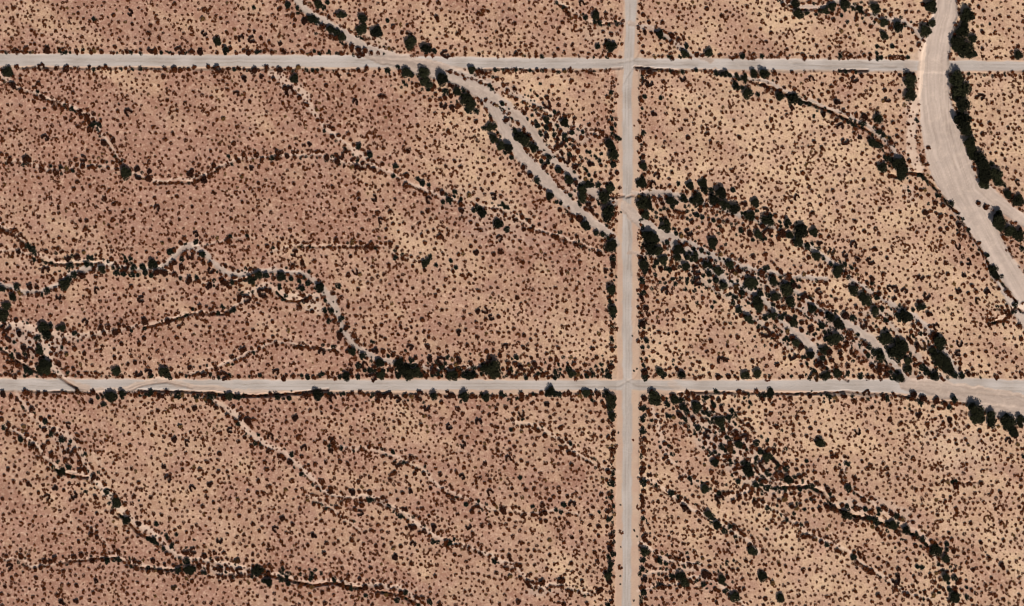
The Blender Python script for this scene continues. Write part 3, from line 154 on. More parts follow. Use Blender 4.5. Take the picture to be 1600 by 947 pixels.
TRACKS = [[(745,138),(790,163),(820,188),(850,225)],[(750,144),(788,172),(812,197),(830,218)],[(640,95),(690,106),(740,124),(790,150)],
 [(556,94),(600,92),(650,98)],[(985,345),(983,380),(980,420)],[(978,330),(986,370),(986,430)],[(1000,440),(996,470),(990,520)],[(1500,612),(1560,618),(1640,622)],[(1510,606),(1560,610),(1640,612)],
 [(962,570),(975,592),(995,603),(1060,606)],[(1005,560),(992,590),(965,604),(900,603)],[(1000,80),(990,95),(960,99),(900,99)],[(975,130),(988,108),(1020,100),(1090,101)],[(60,592),(95,596),(140,608),(185,611),(225,597),(262,593),(300,603),(360,607)],[(1240,98),(1290,104),(1340,106),(1400,104)],[(1340,95),(1370,100),(1400,106)],[(1482,130),(1484,200),(1500,260)],[(1478,130),(1479,200),(1494,265)]]

# ---------------------------------------------------------------- noise and field helpers
_tab = np.random.RandomState(11).rand(512, 512).astype(np.float32)
def vnoise(x, y, sc, seed=0):
    x = x/sc + seed*37.7; y = y/sc + seed*91.3
    xi = np.floor(x); yi = np.floor(y); fx = x-xi; fy = y-yi
    fx = fx*fx*(3-2*fx); fy = fy*fy*(3-2*fy)
    xi = xi.astype(np.int64); yi = yi.astype(np.int64)
    g = lambda a, b: _tab[a & 511, b & 511]
    return (g(xi, yi)*(1-fx)+g(xi+1, yi)*fx)*(1-fy) + (g(xi, yi+1)*(1-fx)+g(xi+1, yi+1)*fx)*fy
def fbm(x, y, sc, seed=0, o=4):
    t = 0; a = 1; n = 0
    for k in range(o):
        t = t + a*vnoise(x, y, sc/2**k, seed+k*3); n += a; a *= .5
    return t/n
def smooth(a, b, v):
    t = np.clip((v-a)/(b-a), 0, 1); return t*t*(3-2*t)

# nonuniform grid: fine over the survey area, stretching out to the horizon; one sheet
def axis(lo, hi, step):
    c = list(np.arange(lo, hi+.01, step)); d = step; a = c[0]; left = []; b = c[-1]; right = []
    while b - hi < 15000:
        d *= 1.35; a -= d; b += d; left.append(a); right.append(b)
    return np.array(left[::-1]+c+right)
GX = axis(-70, 1670, 1.7); GY = axis(-64, 1011, 1.7)
NX, NY = len(GX), len(GY)
X, Y = np.meshgrid(GX, GY)
warp1 = (vnoise(X, Y, 14, 1)-.5)*5 + (vnoise(X, Y, 5, 2)-.5)*2.6
warp2 = (vnoise(X, Y, 14, 5)-.5)*5 + (vnoise(X, Y, 5, 6)-.5)*2.6

def line_field(pts, pad, wx, wy):
    """distance minus half width, signed side, running length; on the sub-grid round the line"""
    xs = [p[0] for p in pts]; ys = [p[1] for p in pts]
    i0 = np.searchsorted(GX, min(xs)-pad); i1 = np.searchsorted(GX, max(xs)+pad)
    j0 = np.searchsorted(GY, min(ys)-pad); j1 = np.searchsorted(GY, max(ys)+pad)
    D = np.full((j1-j0, i1-i0), 1e6); SG = np.zeros_like(D); L = np.zeros_like(D)
    run = 0
    for (a, b) in zip(pts[:-1], pts[1:]):
        u0 = np.searchsorted(GX, min(a[0], b[0])-pad); u1 = np.searchsorted(GX, max(a[0], b[0])+pad)
        v0 = np.searchsorted(GY, min(a[1], b[1])-pad); v1 = np.searchsorted(GY, max(a[1], b[1])+pad)
        if u1 <= u0 or v1 <= v0: continue
        px = X[v0:v1, u0:u1] + wx[v0:v1, u0:u1] - a[0]; py = Y[v0:v1, u0:u1] + wy[v0:v1, u0:u1] - a[1]
        dx, dy = b[0]-a[0], b[1]-a[1]; ln = math.hypot(dx, dy)
        t = np.clip((px*dx+py*dy)/(ln*ln), 0, 1)
        hw = a[2]+(b[2]-a[2])*t
        d = np.hypot(px-t*dx, py-t*dy)
        sl = (slice(v0-j0, v1-j0), slice(u0-i0, u1-i0))
        m = (d-hw) < D[sl]
        D[sl] = np.where(m, d-hw, D[sl]); SG[sl] = np.where(m, np.sign(px*dy-py*dx)*d, SG[sl]); L[sl] = np.where(m, run+t*ln, L[sl])
        run += ln
    return (slice(j0, j1), slice(i0, i1)), D, SG, L

sand = np.zeros_like(X); road = np.zeros_like(X); grade = np.zeros_like(X); bank = np.zeros_like(X); streak = np.full_like(X, .5)
verge = np.zeros_like(X); warm = np.zeros_like(X)
H = (fbm(X, Y, 60, 3, 3)-.5)*1.2 + (fbm(X, Y, 14, 4, 3)-.5)*.35
carve = np.zeros_like(X)
owner = np.zeros(X.shape, np.int8)             # 0 ground, 1.. roads, 10+ washes
for wi, (nm, st, dep, pts) in enumerate(WASHES):
    wk = .4 if nm == 'the wide sandy wash' else 1
    sl, D, SG, L = line_field(pts, 32, warp1*wk, warp2*wk)
    ragged = (vnoise(X[sl], Y[sl], 3.2, 40)-.5)*1.6
    Dr = D + ragged
    if st < .8: Dr = Dr + .75
    f = (1-smooth(-1.2, 1.8, Dr))*(1 if st > .85 else .62+.6*vnoise(X[sl], Y[sl], 11, 44))
    f = np.minimum(f, 1)
    if st < .85 and 'braided' not in nm and 'forked' not in nm: warm[sl] = np.maximum(warm[sl], smooth(0, .3, f)); f = f*.80
    sand[sl] = np.maximum(sand[sl], f*st)
    carve[sl] = np.maximum(carve[sl], dep*(1-smooth(-2.5, .8, D)))
    bank[sl] = np.maximum(bank[sl], np.exp(-((D-2.5)/4.0)**2)*(.5+.5*st))
    sk = vnoise(SG*1.0, L*.05, 1.5, 60+wi)*.6 + vnoise(SG, L*.08, 4.5, 90+wi)*.4
    if nm != 'the wide sandy wash': sk = sk*.8-.2
    streak[sl] = np.where(f > .3, sk, streak[sl])
    owner[sl] = np.where((D < .5) & (f > .3), 10, owner[sl])
for (cx, cy, rx, ry, ang, st) in PATCHES:
    a = math.radians(ang); px = X-cx; py = Y-cy
    d = np.hypot((px*math.cos(a)+py*math.sin(a))/rx, (-px*math.sin(a)+py*math.cos(a))/ry)
    m = smooth(1.15, .55, d + (vnoise(X, Y, 9, 21)-.5)*.9)*st
    sand = np.maximum(sand, m)
half = warp1*.36, warp2*.36
for ri, (nm, core, strip) in enumerate(ROADS):
    sl, D, SG, L = line_field(strip, 30, *half)
    g = 1-smooth(-1, 1.2, D + (vnoise(X[sl], Y[sl], 4, 33)-.5)*1.6)
    grade[sl] = np.maximum(grade[sl], g); sd_ = sand[sl]; H[sl] = H[sl]*(1-g*.85) - .12*g*(1-sd_)
    H[sl] += .22*np.exp(-((D-.8)/1.3)**2)*(1-sand[sl])            # windrow left by the grader
    carve[sl] *= (1-g*.8*(1-.85*sd_))
    verge[sl] = np.maximum(verge[sl], np.exp(-((D-4.5)/3.0)**2))
    owner[sl] = np.where((g > .5), 1+ri, owner[sl])
    sl, D, SG, L = line_field(core, 30, *half)
    g = 1-smooth(-1.2, 1.0, D)
    road[sl] = np.maximum(road[sl], g*(1-.8*np.clip(sand[sl]*1.2-.15, 0, 1)))
    H[sl] -= .06*np.exp(-((np.abs(SG)-2.4)/.9)**2)*g
    streak[sl] = np.where((g > .3) & (sand[sl] < .5), vnoise(SG, L*.03, 2.0, 130+ri)*.5 + vnoise(SG*.3, L*.25, 6, 140+ri)*.75 - .6*np.exp(-((np.abs(SG)-2.4)/.8)**2)*vnoise(SG*0, L*.2, 7, 150+ri), streak[sl])
for (jx, jy, jr) in ((968,115,9),(1000,115,10),(970,85,7),(1001,86,7),(964,590,11),(1003,592,11),(966,614,10),(1000,616,12),(1440,88,14),(1436,112,12),(1500,90,10)):
    m = smooth(jr, jr*.35, np.hypot(X-jx, Y-jy) + (vnoise(X, Y, 6, 25)-.5)*8); grade = np.maximum(grade, m)
H -= carve
for tr in TRACKS:
    sl, D, SG, L = line_field([(p[0], p[1], .5) for p in tr], 8, *half)
    f = np.exp(-(np.maximum(D, 0)/.9)**2); H[sl] -= .12*f; streak[sl] -= .35*f
cutf = np.zeros_like(X)  # mask for the shade painted along the cut lines
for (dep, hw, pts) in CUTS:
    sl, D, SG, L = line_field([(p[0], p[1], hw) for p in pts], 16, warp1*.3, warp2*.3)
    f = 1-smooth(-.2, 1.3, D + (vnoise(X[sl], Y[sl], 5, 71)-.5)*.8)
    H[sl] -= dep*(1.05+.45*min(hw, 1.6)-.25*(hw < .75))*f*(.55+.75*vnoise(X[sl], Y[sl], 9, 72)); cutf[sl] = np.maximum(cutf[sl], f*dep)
    bank[sl] = np.maximum(bank[sl], np.exp(-((D-3)/4)**2)*.9)
far = smooth(60, 600, np.maximum(np.maximum(-X, X-1600), np.maximum(-Y, Y-947)))
H = H*(1-far) + far*(fbm(X, Y, 900, 8, 3)-.5)*8
rx_, ry_ = X*.82+Y*.57, -X*.57+Y*.82          # streaks run with the slope, north-west to south-east
tone = smooth(350, 1350, X - (Y-470)*.30) * .70 + .05
tone = tone + (fbm(rx_/2.4, ry_, 60, 14, 4)-.5)*1.7 + (fbm(rx_/1.7, ry_, 17, 31, 3)-.5)*1.0 - .25*np.exp(-(((X-820)/330)**2+((Y-40)/70)**2)) - .12*np.exp(-(((X-180)/240)**2+((Y-330)/130)**2)) + .18*np.exp(-(((X-900)/300)**2+((Y-230)/150)**2))
tone = np.clip(tone, 0, 1)
fx0 = lambda A, x, y: A[min(max(int(np.searchsorted(GY, y)), 0), NY-1), min(max(int(np.searchsorted(GX, x)), 0), NX-1)]
def wx(x): return (x-800)*S
def wy(y): return (473.5-y)*S

# ---------------------------------------------------------------- materials
def new_mat(name):
    m = bpy.data.materials.new(name); m.use_nodes = True
    nt = m.node_tree; return m, nt, nt.nodes, nt.links, nt.nodes["Principled BSDF"]
def rgb(c): return (c[0], c[1], c[2], 1)
def mixnode(N, L, fac, a, b, mode='MIX'):
    n = N.new("ShaderNodeMix"); n.data_type = 'RGBA'; n.blend_type = mode; n.clamp_factor = True
    for sock, v in ((n.inputs[0], fac), (n.inputs[6], a), (n.inputs[7], b)):
        if isinstance(v, (int, float)): sock.default_value = v
        elif isinstance(v, tuple): sock.default_value = v
        else: L.new(v, sock)
    return n.outputs[2]
def noise_node(N, L, vec, scale, detail=4, rough=.6):
    n = N.new("ShaderNodeTexNoise"); n.inputs['Scale'].default_value = scale; n.inputs['Detail'].default_value = detail
    n.inputs['Roughness'].default_value = rough; L.new(vec, n.inputs['Vector']); return n.outputs[0]
def ramp(N, L, v, a, b, lo=0., hi=1.):
    n = N.new("ShaderNodeMapRange"); n.inputs[1].default_value = a; n.inputs[2].default_value = b
    n.inputs[3].default_value = lo; n.inputs[4].default_value = hi; L.new(v, n.inputs[0]); return n.outputs[0]

def ground_material():
    m, nt, N, L, P = new_mat("desert_soil")
    tc = N.new("ShaderNodeTexCoord").outputs['Object']
    at = N.new("ShaderNodeAttribute"); at.attribute_name = "cover"
    sp = N.new("ShaderNodeSeparateColor"); L.new(at.outputs['Color'], sp.inputs[0])
    at2 = N.new("ShaderNodeAttribute"); at2.attribute_name = "tone"
    sp2 = N.new("ShaderNodeSeparateColor"); L.new(at2.outputs['Color'], sp2.inputs[0])
    n1 = noise_node(N, L, tc, .35, 5, .65); n2 = noise_node(N, L, tc, .07, 4, .6); n3 = noise_node(N, L, tc, 1.1, 3, .7)
    PINK, TAN, PALE = (.312,.155,.102), (.615,.41,.252), (.72,.485,.335)
    soil = mixnode(N, L, sp2.outputs[0], rgb(PINK), rgb(TAN))
    soil = mixnode(N, L, ramp(N, L, n2, .42, .62, 0, .55), soil, rgb((.42,.24,.175)))
    soil = mixnode(N, L, ramp(N, L, n1, .50, .70, 0, .6), soil, rgb(PALE))
    soil = mixnode(N, L, ramp(N, L, noise_node(N, L, tc, .75, 2, .5), .56, .70, 0, .4), soil, rgb((.68,.44,.31)))
    soil = mixnode(N, L, ramp(N, L, n3, .52, .30, 0, .75), soil, rgb((.26,.14,.085)))
    sandc = mixnode(N, L, sp2.outputs[1], rgb((.37,.28,.225)), rgb((.585,.455,.37)))
    sandc = mixnode(N, L, ramp(N, L, n1, .5, .8, 0, .5), sandc, rgb((.68,.52,.40)))
    sandc = mixnode(N, L, at2.outputs['Alpha'], sandc, rgb((.68,.51,.39)))
    gradec = mixnode(N, L, n1, rgb((.50,.325,.235)), rgb((.43,.285,.20)))
    sandc = mixnode(N, L, at2.outputs['Alpha'], sandc, rgb((.68,.51,.39)))
    gradec = mixnode(N, L, ramp(N, L, n2, .4, .65, 0, .5), gradec, rgb((.55,.40,.28)))
    roadc = mixnode(N, L, sp2.outputs[1], rgb((.32,.26,.215)), rgb((.48,.41,.36)))
    roadc = mixnode(N, L, ramp(N, L, n1, .5, .8, 0, .35), roadc, rgb((.57,.45,.37)))
    c = mixnode(N, L, sp.outputs[2], soil, gradec)
    c = mixnode(N, L, sp.outputs[0], c, sandc)
    c = mixnode(N, L, sp.outputs[1], c, roadc)
    # bank shadow painted as dark brown into the ditches and cut banks
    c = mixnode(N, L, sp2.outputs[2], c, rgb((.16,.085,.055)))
    L.new(c, P.inputs['Base Color']); P.inputs['Roughness'].default_value = .95
    P.inputs['Specular IOR Level'].default_value = .15
    b = N.new("ShaderNodeBump"); b.inputs['Strength'].default_value = .55; b.inputs['Distance'].default_value = .35
    L.new(noise_node(N, L, tc, .9, 5, .7), b.inputs['Height']); L.new(b.outputs[0], P.inputs['Normal'])
    return m
def leaf_material(name, dark, light, per_object, olive=None):
    m, nt, N, L, P = new_mat(name)
    tc = N.new("ShaderNodeTexCoord").outputs['Object']
    if per_object:
        f = N.new("ShaderNodeObjectInfo").outputs['Random']
    else:
        a = N.new("ShaderNodeAttribute"); a.attribute_name = "tint"; f = a.outputs['Fac']
    c = mixnode(N, L, ramp(N, L, f, .1, .9), rgb(dark), rgb(light))
    if olive: c = mixnode(N, L, ramp(N, L, f, .92, .99, 0, .7), c, rgb(olive))
    c = mixnode(N, L, ramp(N, L, noise_node(N, L, tc, 2.3 if per_object else .8, 2), .35, .7, 0, .6), c, rgb(dark))
    if not per_object:
        g = N.new("ShaderNodeAttribute"); g.attribute_name = "green"; c = mixnode(N, L, g.outputs['Fac'], c, rgb((.010,.011,.006)))
    L.new(c, P.inputs['Base Color']); P.inputs['Roughness'].default_value = .95; P.inputs['Specular IOR Level'].default_value = .06
    return m
M_SOIL = ground_material()
M_BUSH = leaf_material("bush_leaves", (.020,.007,.004), (.046,.014,.006), True, (.07,.035,.012))
M_SCRUB = leaf_material("scrub_leaves", (.030,.008,.003), (.125,.034,.010), False, (.17,.10,.035))
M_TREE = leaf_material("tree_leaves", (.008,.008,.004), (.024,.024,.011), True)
def plain(name, c, scale=6):
    m, nt, N, L, P = new_mat(name)
    tc = N.new("ShaderNodeTexCoord").outputs['Object']
    L.new(mixnode(N, L, noise_node(N, L, tc, scale, 4), rgb([v*.6 for v in c]), rgb(c)), P.inputs['Base Color']); P.inputs['Roughness'].default_value = .9
    return m
M_BARK = plain("bark", (.12,.085,.06)); M_STONE = plain("stone", (.62,.50,.40), .6); M_TWIG = plain("twigs", (.10,.06,.04))

# ---------------------------------------------------------------- the setting: ground, three dirt roads, dry washes
wxg, wyg = (X-800)*S, (473.5-Y)*S
nz = H
dzx = np.gradient(nz, axis=1)/np.gradient(wxg, axis=1); dzy = np.gradient(nz, axis=0)/np.gradient(wyg, axis=0)
nrm = np.stack([-dzx, -dzy, np.ones_like(nz)], -1); nrm /= np.linalg.norm(nrm, axis=-1, keepdims=True)
co_all = np.stack([wxg, wyg, nz], -1).reshape(-1, 3).astype(np.float32); nrm = nrm.reshape(-1, 3).astype(np.float32)
cover = np.stack([sand*(1-.6*road), road, grade*(1-sand*.7), np.ones_like(X)], -1).reshape(-1, 4).astype(np.float32)
tonec = np.stack([tone, np.clip(streak, 0, 1), np.clip(cutf*1.1, 0, .85), warm], -1).reshape(-1, 4).astype(np.float32)
idx = np.arange(NX*NY).reshape(NY, NX)
quads = np.stack([idx[1:, :-1], idx[1:, 1:], idx[:-1, 1:], idx[:-1, :-1]], -1).reshape(-1, 4)
own = owner[:-1, :-1].reshape(-1)
def mesh_from(name, co, faces, mat, k=4):
    me = bpy.data.meshes.new(name); n = len(faces)
    me.vertices.add(len(co)); me.vertices.foreach_set("co", np.ascontiguousarray(co, np.float32).ravel())
    me.loops.add(n*k); me.loops.foreach_set("vertex_index", np.ascontiguousarray(faces, np.int32).ravel())
    me.polygons.add(n); me.polygons.foreach_set("loop_start", np.arange(0, n*k, k, dtype=np.int32))
    me.materials.append(mat); me.update(calc_edges=True)
    return me
def terrain(name, mask, label, cat):
    f = quads[mask]; used, inv = np.unique(f, return_inverse=True)
    me = mesh_from(name, co_all[used], inv.reshape(-1, 4), M_SOIL)
    for an, arr in (("cover", cover), ("tone", tonec)):
        a = me.attributes.new(an, 'FLOAT_COLOR', 'POINT'); a.data.foreach_set("color", arr[used].ravel())
    me.polygons.foreach_set("use_smooth", np.ones(len(f), bool))
    me.normals_split_custom_set_from_vertices(nrm[used])
    o = bpy.data.objects.new(name, me); SC.collection.objects.link(o)
    o['kind'] = 'structure'; o['label'] = label; o['category'] = cat
    return o
terrain("ground", own == 0, "pinkish tan desert soil between the dirt roads and dry washes", "ground")
terrain("dirt_road", own == 1, "pale dirt road running straight across the top of the picture", "road")
terrain("dirt_road", own == 2, "pale dirt road running straight across below the middle", "road")
terrain("dirt_road", own == 3, "wide graded dirt road running from top to bottom", "road")
terrain("dry_wash", own == 10, "pale sandy beds of the dry washes and rills across the desert", "dry wash")

# ---------------------------------------------------------------- plant shapes
UP = np.array([0, 0, 1.0])
def leaf_quads(rs, pos, size, tilt):
    n = len(pos)
    a = rs.rand(n)*2*np.pi; t = (rs.rand(n))*tilt; b = rs.rand(n)*2*np.pi
    nx = np.stack([np.sin(t)*np.cos(b), np.sin(t)*np.sin(b), np.cos(t)], -1)
    u = np.stack([np.cos(a), np.sin(a), np.zeros(n)], -1); u -= nx*(u*nx).sum(-1, keepdims=True); u /= np.linalg.norm(u, axis=-1, keepdims=True)
    v = np.cross(nx, u); s = (size*(.6+.8*rs.rand(n)))[:, None]*.5
    e = .55+.45*rs.rand(n)[:, None]
    return np.stack([pos-u*s-v*s*e*.5, pos+u*s*.3-v*s*e, pos+u*s+v*s*e*.4, pos-u*s*.2+v*s*e], 1)     # n,4,3
def outline(rs, th, amp):
    r = np.ones_like(th)
    for k in (2, 3, 5, 7): r += amp/k**.5*rs.uniform(-1, 1)*np.cos(k*th+rs.rand()*6.28)
    return r
def blob(seed, n, size, h, amp=.25, ring=False, tilt=1.0):
    rs = np.random.RandomState(seed); th = rs.rand(n)*2*np.pi
    st = rs.get_state(); R = outline(rs, th, amp)
    if ring:
        gap = rs.rand()*6.28; th = gap + .7 + (th % (2*np.pi))*(2*np.pi-1.4-rs.rand()*.8)/(2*np.pi)
        rho = .62+.38*rs.rand(n)
    else: rho = np.sqrt(rs.rand(n))
    z = h*np.sqrt(np.clip(1-(rho*.85)**2, 0, 1))*(.25+.75*rs.rand(n)**.6)
    if ring: z = h*(.25+.75*rs.rand(n))*.9
    return leaf_quads(rs, np.stack([rho*R*np.cos(th), rho*R*np.sin(th), z], -1), size, tilt)
def multi_blob(seed, lobes, n, size, h, spread=.5, lr=.55):
    rs = np.random.RandomState(seed); out = []; tops = []
    for k in range(lobes):
        a = 6.283*k/lobes + rs.rand(); d = spread*(.55+.6*rs.rand()) if lobes > 1 else 0; r = lr*(.75+.5*rs.rand()); hh = h*(.7+.5*rs.rand())
        c = np.array([math.cos(a)*d, math.sin(a)*d, 0]); m = int(n*r*r/(lr*lr)/lobes)
        p = rs.normal(size=(m, 3)); p /= np.linalg.norm(p, axis=-1, keepdims=True); p *= (rs.rand(m)**.4)[:, None]
        p = p*np.array([r, r, hh*.42]) + c + UP*hh*.58
        out.append(leaf_quads(rs, p, size, 1.2)); tops.append((c, hh*.55))
    return np.concatenate(out), tops
def quad_mesh(name, q, mat):
    return mesh_from(name, q.reshape(-1, 3), np.arange(len(q)*4).reshape(-1, 4), mat)
def limb_mesh(name, segs, mat, sides=6):
    co, fa = [], []
    for (a, b, ra, rb) in segs:
        a = np.array(a, float); b = np.array(b, float); d = b-a; d /= np.linalg.norm(d)
        u = np.cross(d, [.3, .9, .1]); u /= np.linalg.norm(u); v = np.cross(d, u); o = len(co)
        for (p, r) in ((a, ra), (b, rb)):
            for k in range(sides):
                t = 6.283*k/sides; co.append(p + r*(u*math.cos(t)+v*math.sin(t)))
        for k in range(sides): fa.append((o+k, o+(k+1) % sides, o+sides+(k+1) % sides, o+sides+k))
    return mesh_from(name, np.array(co), np.array(fa), mat)
TREE_SHAPES = []
for k in range(10):
    q, tops = multi_blob(100+k, 3+k % 4, 950, .17, 1.15, .5, .55)
    segs = [((0, 0, -.15), (.02, .01, .22), .075, .055)]
    for (c, hh) in tops:
        mid = np.array([c[0]*.5, c[1]*.5, .22+(hh-.22)*.5]); end = np.array([c[0], c[1], hh*1.1])
        segs += [((.02, .01, .2), mid, .05, .032), (mid, end, .032, .014), (mid, mid+np.array([c[1]*.5, -c[0]*.5, hh*.35]), .022, .009)]
    TREE_SHAPES.append((quad_mesh("crown", q, M_TREE), limb_mesh("trunk", segs, M_BARK)))
BUSH_SHAPES = []
for k in range(12):
    if k % 4 == 3: q = blob(200+k, 190, .42, .75, .25, ring=True)
    elif k % 4 == 2: q, _ = multi_blob(200+k, 3, 190, .32, .85, .55, .5)
    else: q, _ = multi_blob(200+k, 2+k % 2, 210, .32, .85, .33, .66)
    rs = np.random.RandomState(k); segs = []
    for j in range(7):
        a = rs.rand()*6.28; segs.append(((0, 0, -.1), (math.cos(a)*.5, math.sin(a)*.5, .45+.2*rs.rand()), .03, .01))
    BUSH_SHAPES.append((quad_mesh("foliage", q, M_BUSH), limb_mesh("stems", segs, M_TWIG, 4)))

# ---------------------------------------------------------------- gather the plants read off the photograph
trees, shrubs = [], []
def parse(d, out):
    for (ox, oy), s in d.items():
        for e in s.split(';'):
            v = e.split()
            if len(v) == 3:
                x, y, r = ox+float(v[0])/3.995, oy+float(v[1])/3.995, float(v[2])/3.995
                out.append((x, y, r))
parse(TREES, trees); parsed_trees = list(trees); parse(SHRUBS, shrubs)
trees.sort(key=lambda t: -t[2])
ntree = 300
shrubs += trees[ntree:]; trees = trees[:ntree]
# one plant per spot
def thin(lst, kept, f):
    out = []
    for t in lst:
        if all((t[0]-u[0])**2+(t[1]-u[1])**2 > (f*(t[2]+u[2]))**2 for u in kept if abs(t[0]-u[0]) < 16 and abs(t[1]-u[1]) < 16):
            out.append(t); kept.append(t)
    return out
kept = []
trees = thin(trees, kept, .30); shrubs.sort(key=lambda t: -t[2]); shrubs = thin(shrubs, kept, .42)
infr = lambda t: -3 < t[0] < 1603 and -3 < t[1] < 950
shrubs = [t for t in shrubs if not (fx0(road, t[0], t[1]) > .6)]
big = [t for t in shrubs if infr(t)][:300]; bigset = set(big); rest = [t for t in shrubs if t not in bigset]

# ---------------------------------------------------------------- words for places
NAMED = [("the northern road", ROADS[0][2]), ("the southern road", ROADS[1][2]), ("the north-south road", ROADS[2][2])] + [(w_[0], w_[3]) for w_ in WASHES]
SEGS = []
for nm, pts in NAMED:
    for a, b in zip(pts[:-1], pts[1:]): SEGS.append((nm, a[0], a[1], b[0], b[1], (a[2]+b[2])/2))
SA = np.array([s[1:] for s in SEGS])
def nearest(x, y):
    dx = SA[:, 2]-SA[:, 0]; dy = SA[:, 3]-SA[:, 1]
    t = np.clip(((x-SA[:, 0])*dx+(y-SA[:, 1])*dy)/(dx*dx+dy*dy), 0, 1)
    qx = SA[:, 0]+t*dx; qy = SA[:, 1]+t*dy; d = np.hypot(x-qx, y-qy)-SA[:, 4]
    k = int(np.argmin(d)); steep = abs(dy[k]) > 1.6*abs(dx[k])
    side = ('east' if x > qx[k] else 'west') if steep else ('north' if y < qy[k] else 'south')
    return SEGS[k][0], float(d[k]), side
def ordinal(n):
    base = ["first","second","third","fourth","fifth","sixth","seventh","eighth","ninth","tenth","eleventh","twelfth"]
    if n <= 12: return base[n-1]
    return f"{n}{'th' if 10 < n % 100 < 20 else {1:'st',2:'nd',3:'rd'}.get(n % 10,'th')}"
VERT = {"the wide sandy wash", "the north-south road"}
def label_all(items, noun, sizes):
    groups = {}
    for i, (x, y, r) in enumerate(items):
        nm, d, side = nearest(x, y)
        sz = next(w_ for lim, w_ in sizes if r >= lim)
        zone = 'on' if d < 9 else 'off'
        blk = ''
        if nm in ("the northern road", "the southern road"): blk = 'left' if x < 980 else 'right'
        if nm == "the north-south road": blk = 'upper' if y < 350 else ('middle' if y < 600 else 'lower')
        groups.setdefault((nm, zone, side, sz, blk), []).append(i)
    out = {}
    for (nm, zone, side, sz, blk), ids in groups.items():
        vert = nm in VERT; ids.sort(key=lambda i: items[i][1 if vert else 0]); n = len(ids)
        is_road = nm.endswith('road')
        nm2 = nm
        if is_road and blk in ('left', 'right'): nm2 = f"{nm[4:]}'s {blk} half"
        elif is_road: nm2 = f"{nm[4:]}'s {blk} stretch"
        where = (f"on {side} verge of {nm2}" if is_road else f"on {side} bank of {nm}") if zone == 'on' else f"in scrub {side} of {nm2}"
        for k, i in enumerate(ids):
            if n == 1: lb = f"the only {sz} {noun} {where}"
            else: lb = f"{ordinal(k+1)} {sz} {noun} from {'top' if vert else 'left'} {where}"
            out[i] = (lb, nm)
    return out
def add_ob(name, data, parent=None):
    o = bpy.data.objects.new(name, data); SC.collection.objects.link(o)
    if parent is not None: o.parent = parent
    return o
def height(x, y): return float(fx0(H, x, y))
R0 = random.Random(5)
WOODY = [((1010,385),(1460,600),42,1.),((1000,310),(1240,370),22,.9),((1060,610),(1230,770),42,1.),((850,170),(955,350),28,.8),((600,575),(960,578),17,.8),((560,555),(800,585),14,.6),
 ((1210,755),(1480,860),15,.8),((0,540),(110,580),30,.7),((100,415),(280,420),16,.8),((340,440),(520,470),14,.7),((290,885),(520,905),11,.8),((1005,300),(1005,940),9,.6),((957,180),(957,930),9,.6),((440,10),(530,50),12,.6),
 ((560,90),(740,170),14,.7),((1380,255),(1560,420),12,.4),((1480,850),(1500,947),20,.5),((1000,890),(1130,905),22,.5),((100,720),(280,860),18,.4),((1240,10),(1400,40),14,.7),((1150,120),(1380,210),10,.5),((0,617),(960,620),8,.45),((1050,618),(1500,625),8,.6)]
def lush(x, y):                                 # how near a wash, ditch or road edge the plant stands
    v = max(float(fx0(bank, x, y)), .8*float(fx0(verge, x, y)), float(fx0(sand, x, y)))
    for (a_, b_, w_, s__) in WOODY:
        dx, dy = b_[0]-a_[0], b_[1]-a_[1]; t = min(max(((x-a_[0])*dx+(y-a_[1])*dy)/(dx*dx+dy*dy), 0), 1)
        v = max(v, s__*math.exp(-(math.hypot(x-a_[0]-t*dx, y-a_[1]-t*dy)/w_)**2))
    return min(v, 1)
tl = label_all(trees, "dark tree", ((7.0, 'large'), (5.2, 'medium'), (0, 'small')))
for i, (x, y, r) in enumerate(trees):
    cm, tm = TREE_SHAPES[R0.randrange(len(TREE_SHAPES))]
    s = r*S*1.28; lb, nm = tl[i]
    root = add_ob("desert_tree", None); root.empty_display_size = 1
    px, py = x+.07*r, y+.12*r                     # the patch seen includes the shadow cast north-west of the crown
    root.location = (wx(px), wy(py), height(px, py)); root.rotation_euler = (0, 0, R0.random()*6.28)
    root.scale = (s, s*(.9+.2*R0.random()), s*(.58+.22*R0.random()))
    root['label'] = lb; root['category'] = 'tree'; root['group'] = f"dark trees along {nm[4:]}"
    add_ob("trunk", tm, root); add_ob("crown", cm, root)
bl = label_all(big, "brown bush", ((5.4, 'broad'), (4.7, 'rounded'), (0, 'modest')))
for i, (x, y, r) in enumerate(big):
    k_ = R0.randrange(len(BUSH_SHAPES))
    if lush(x, y) < .35: k_ = k_//4*4 + R0.choice((2, 3, 3))
    fm, sm = BUSH_SHAPES[k_]
    e_ = lush(x, y); s = r*S*(.92+.38*e_); lb, nm = bl[i]
    root = add_ob("creosote_bush", None)
    px, py = x+.08*r, y+.18*r
    root.location = (wx(px), wy(py), height(px, py)); root.rotation_euler = (0, 0, R0.random()*6.28)
    root.scale = (s, s*(.85+.25*R0.random()), s*(.60+.22*R0.random()))
    root['label'] = lb; root['category'] = 'bush'; root['group'] = f"large brown bushes along {nm[4:]}"
    add_ob("stems", sm, root); add_ob("foliage", fm, root)

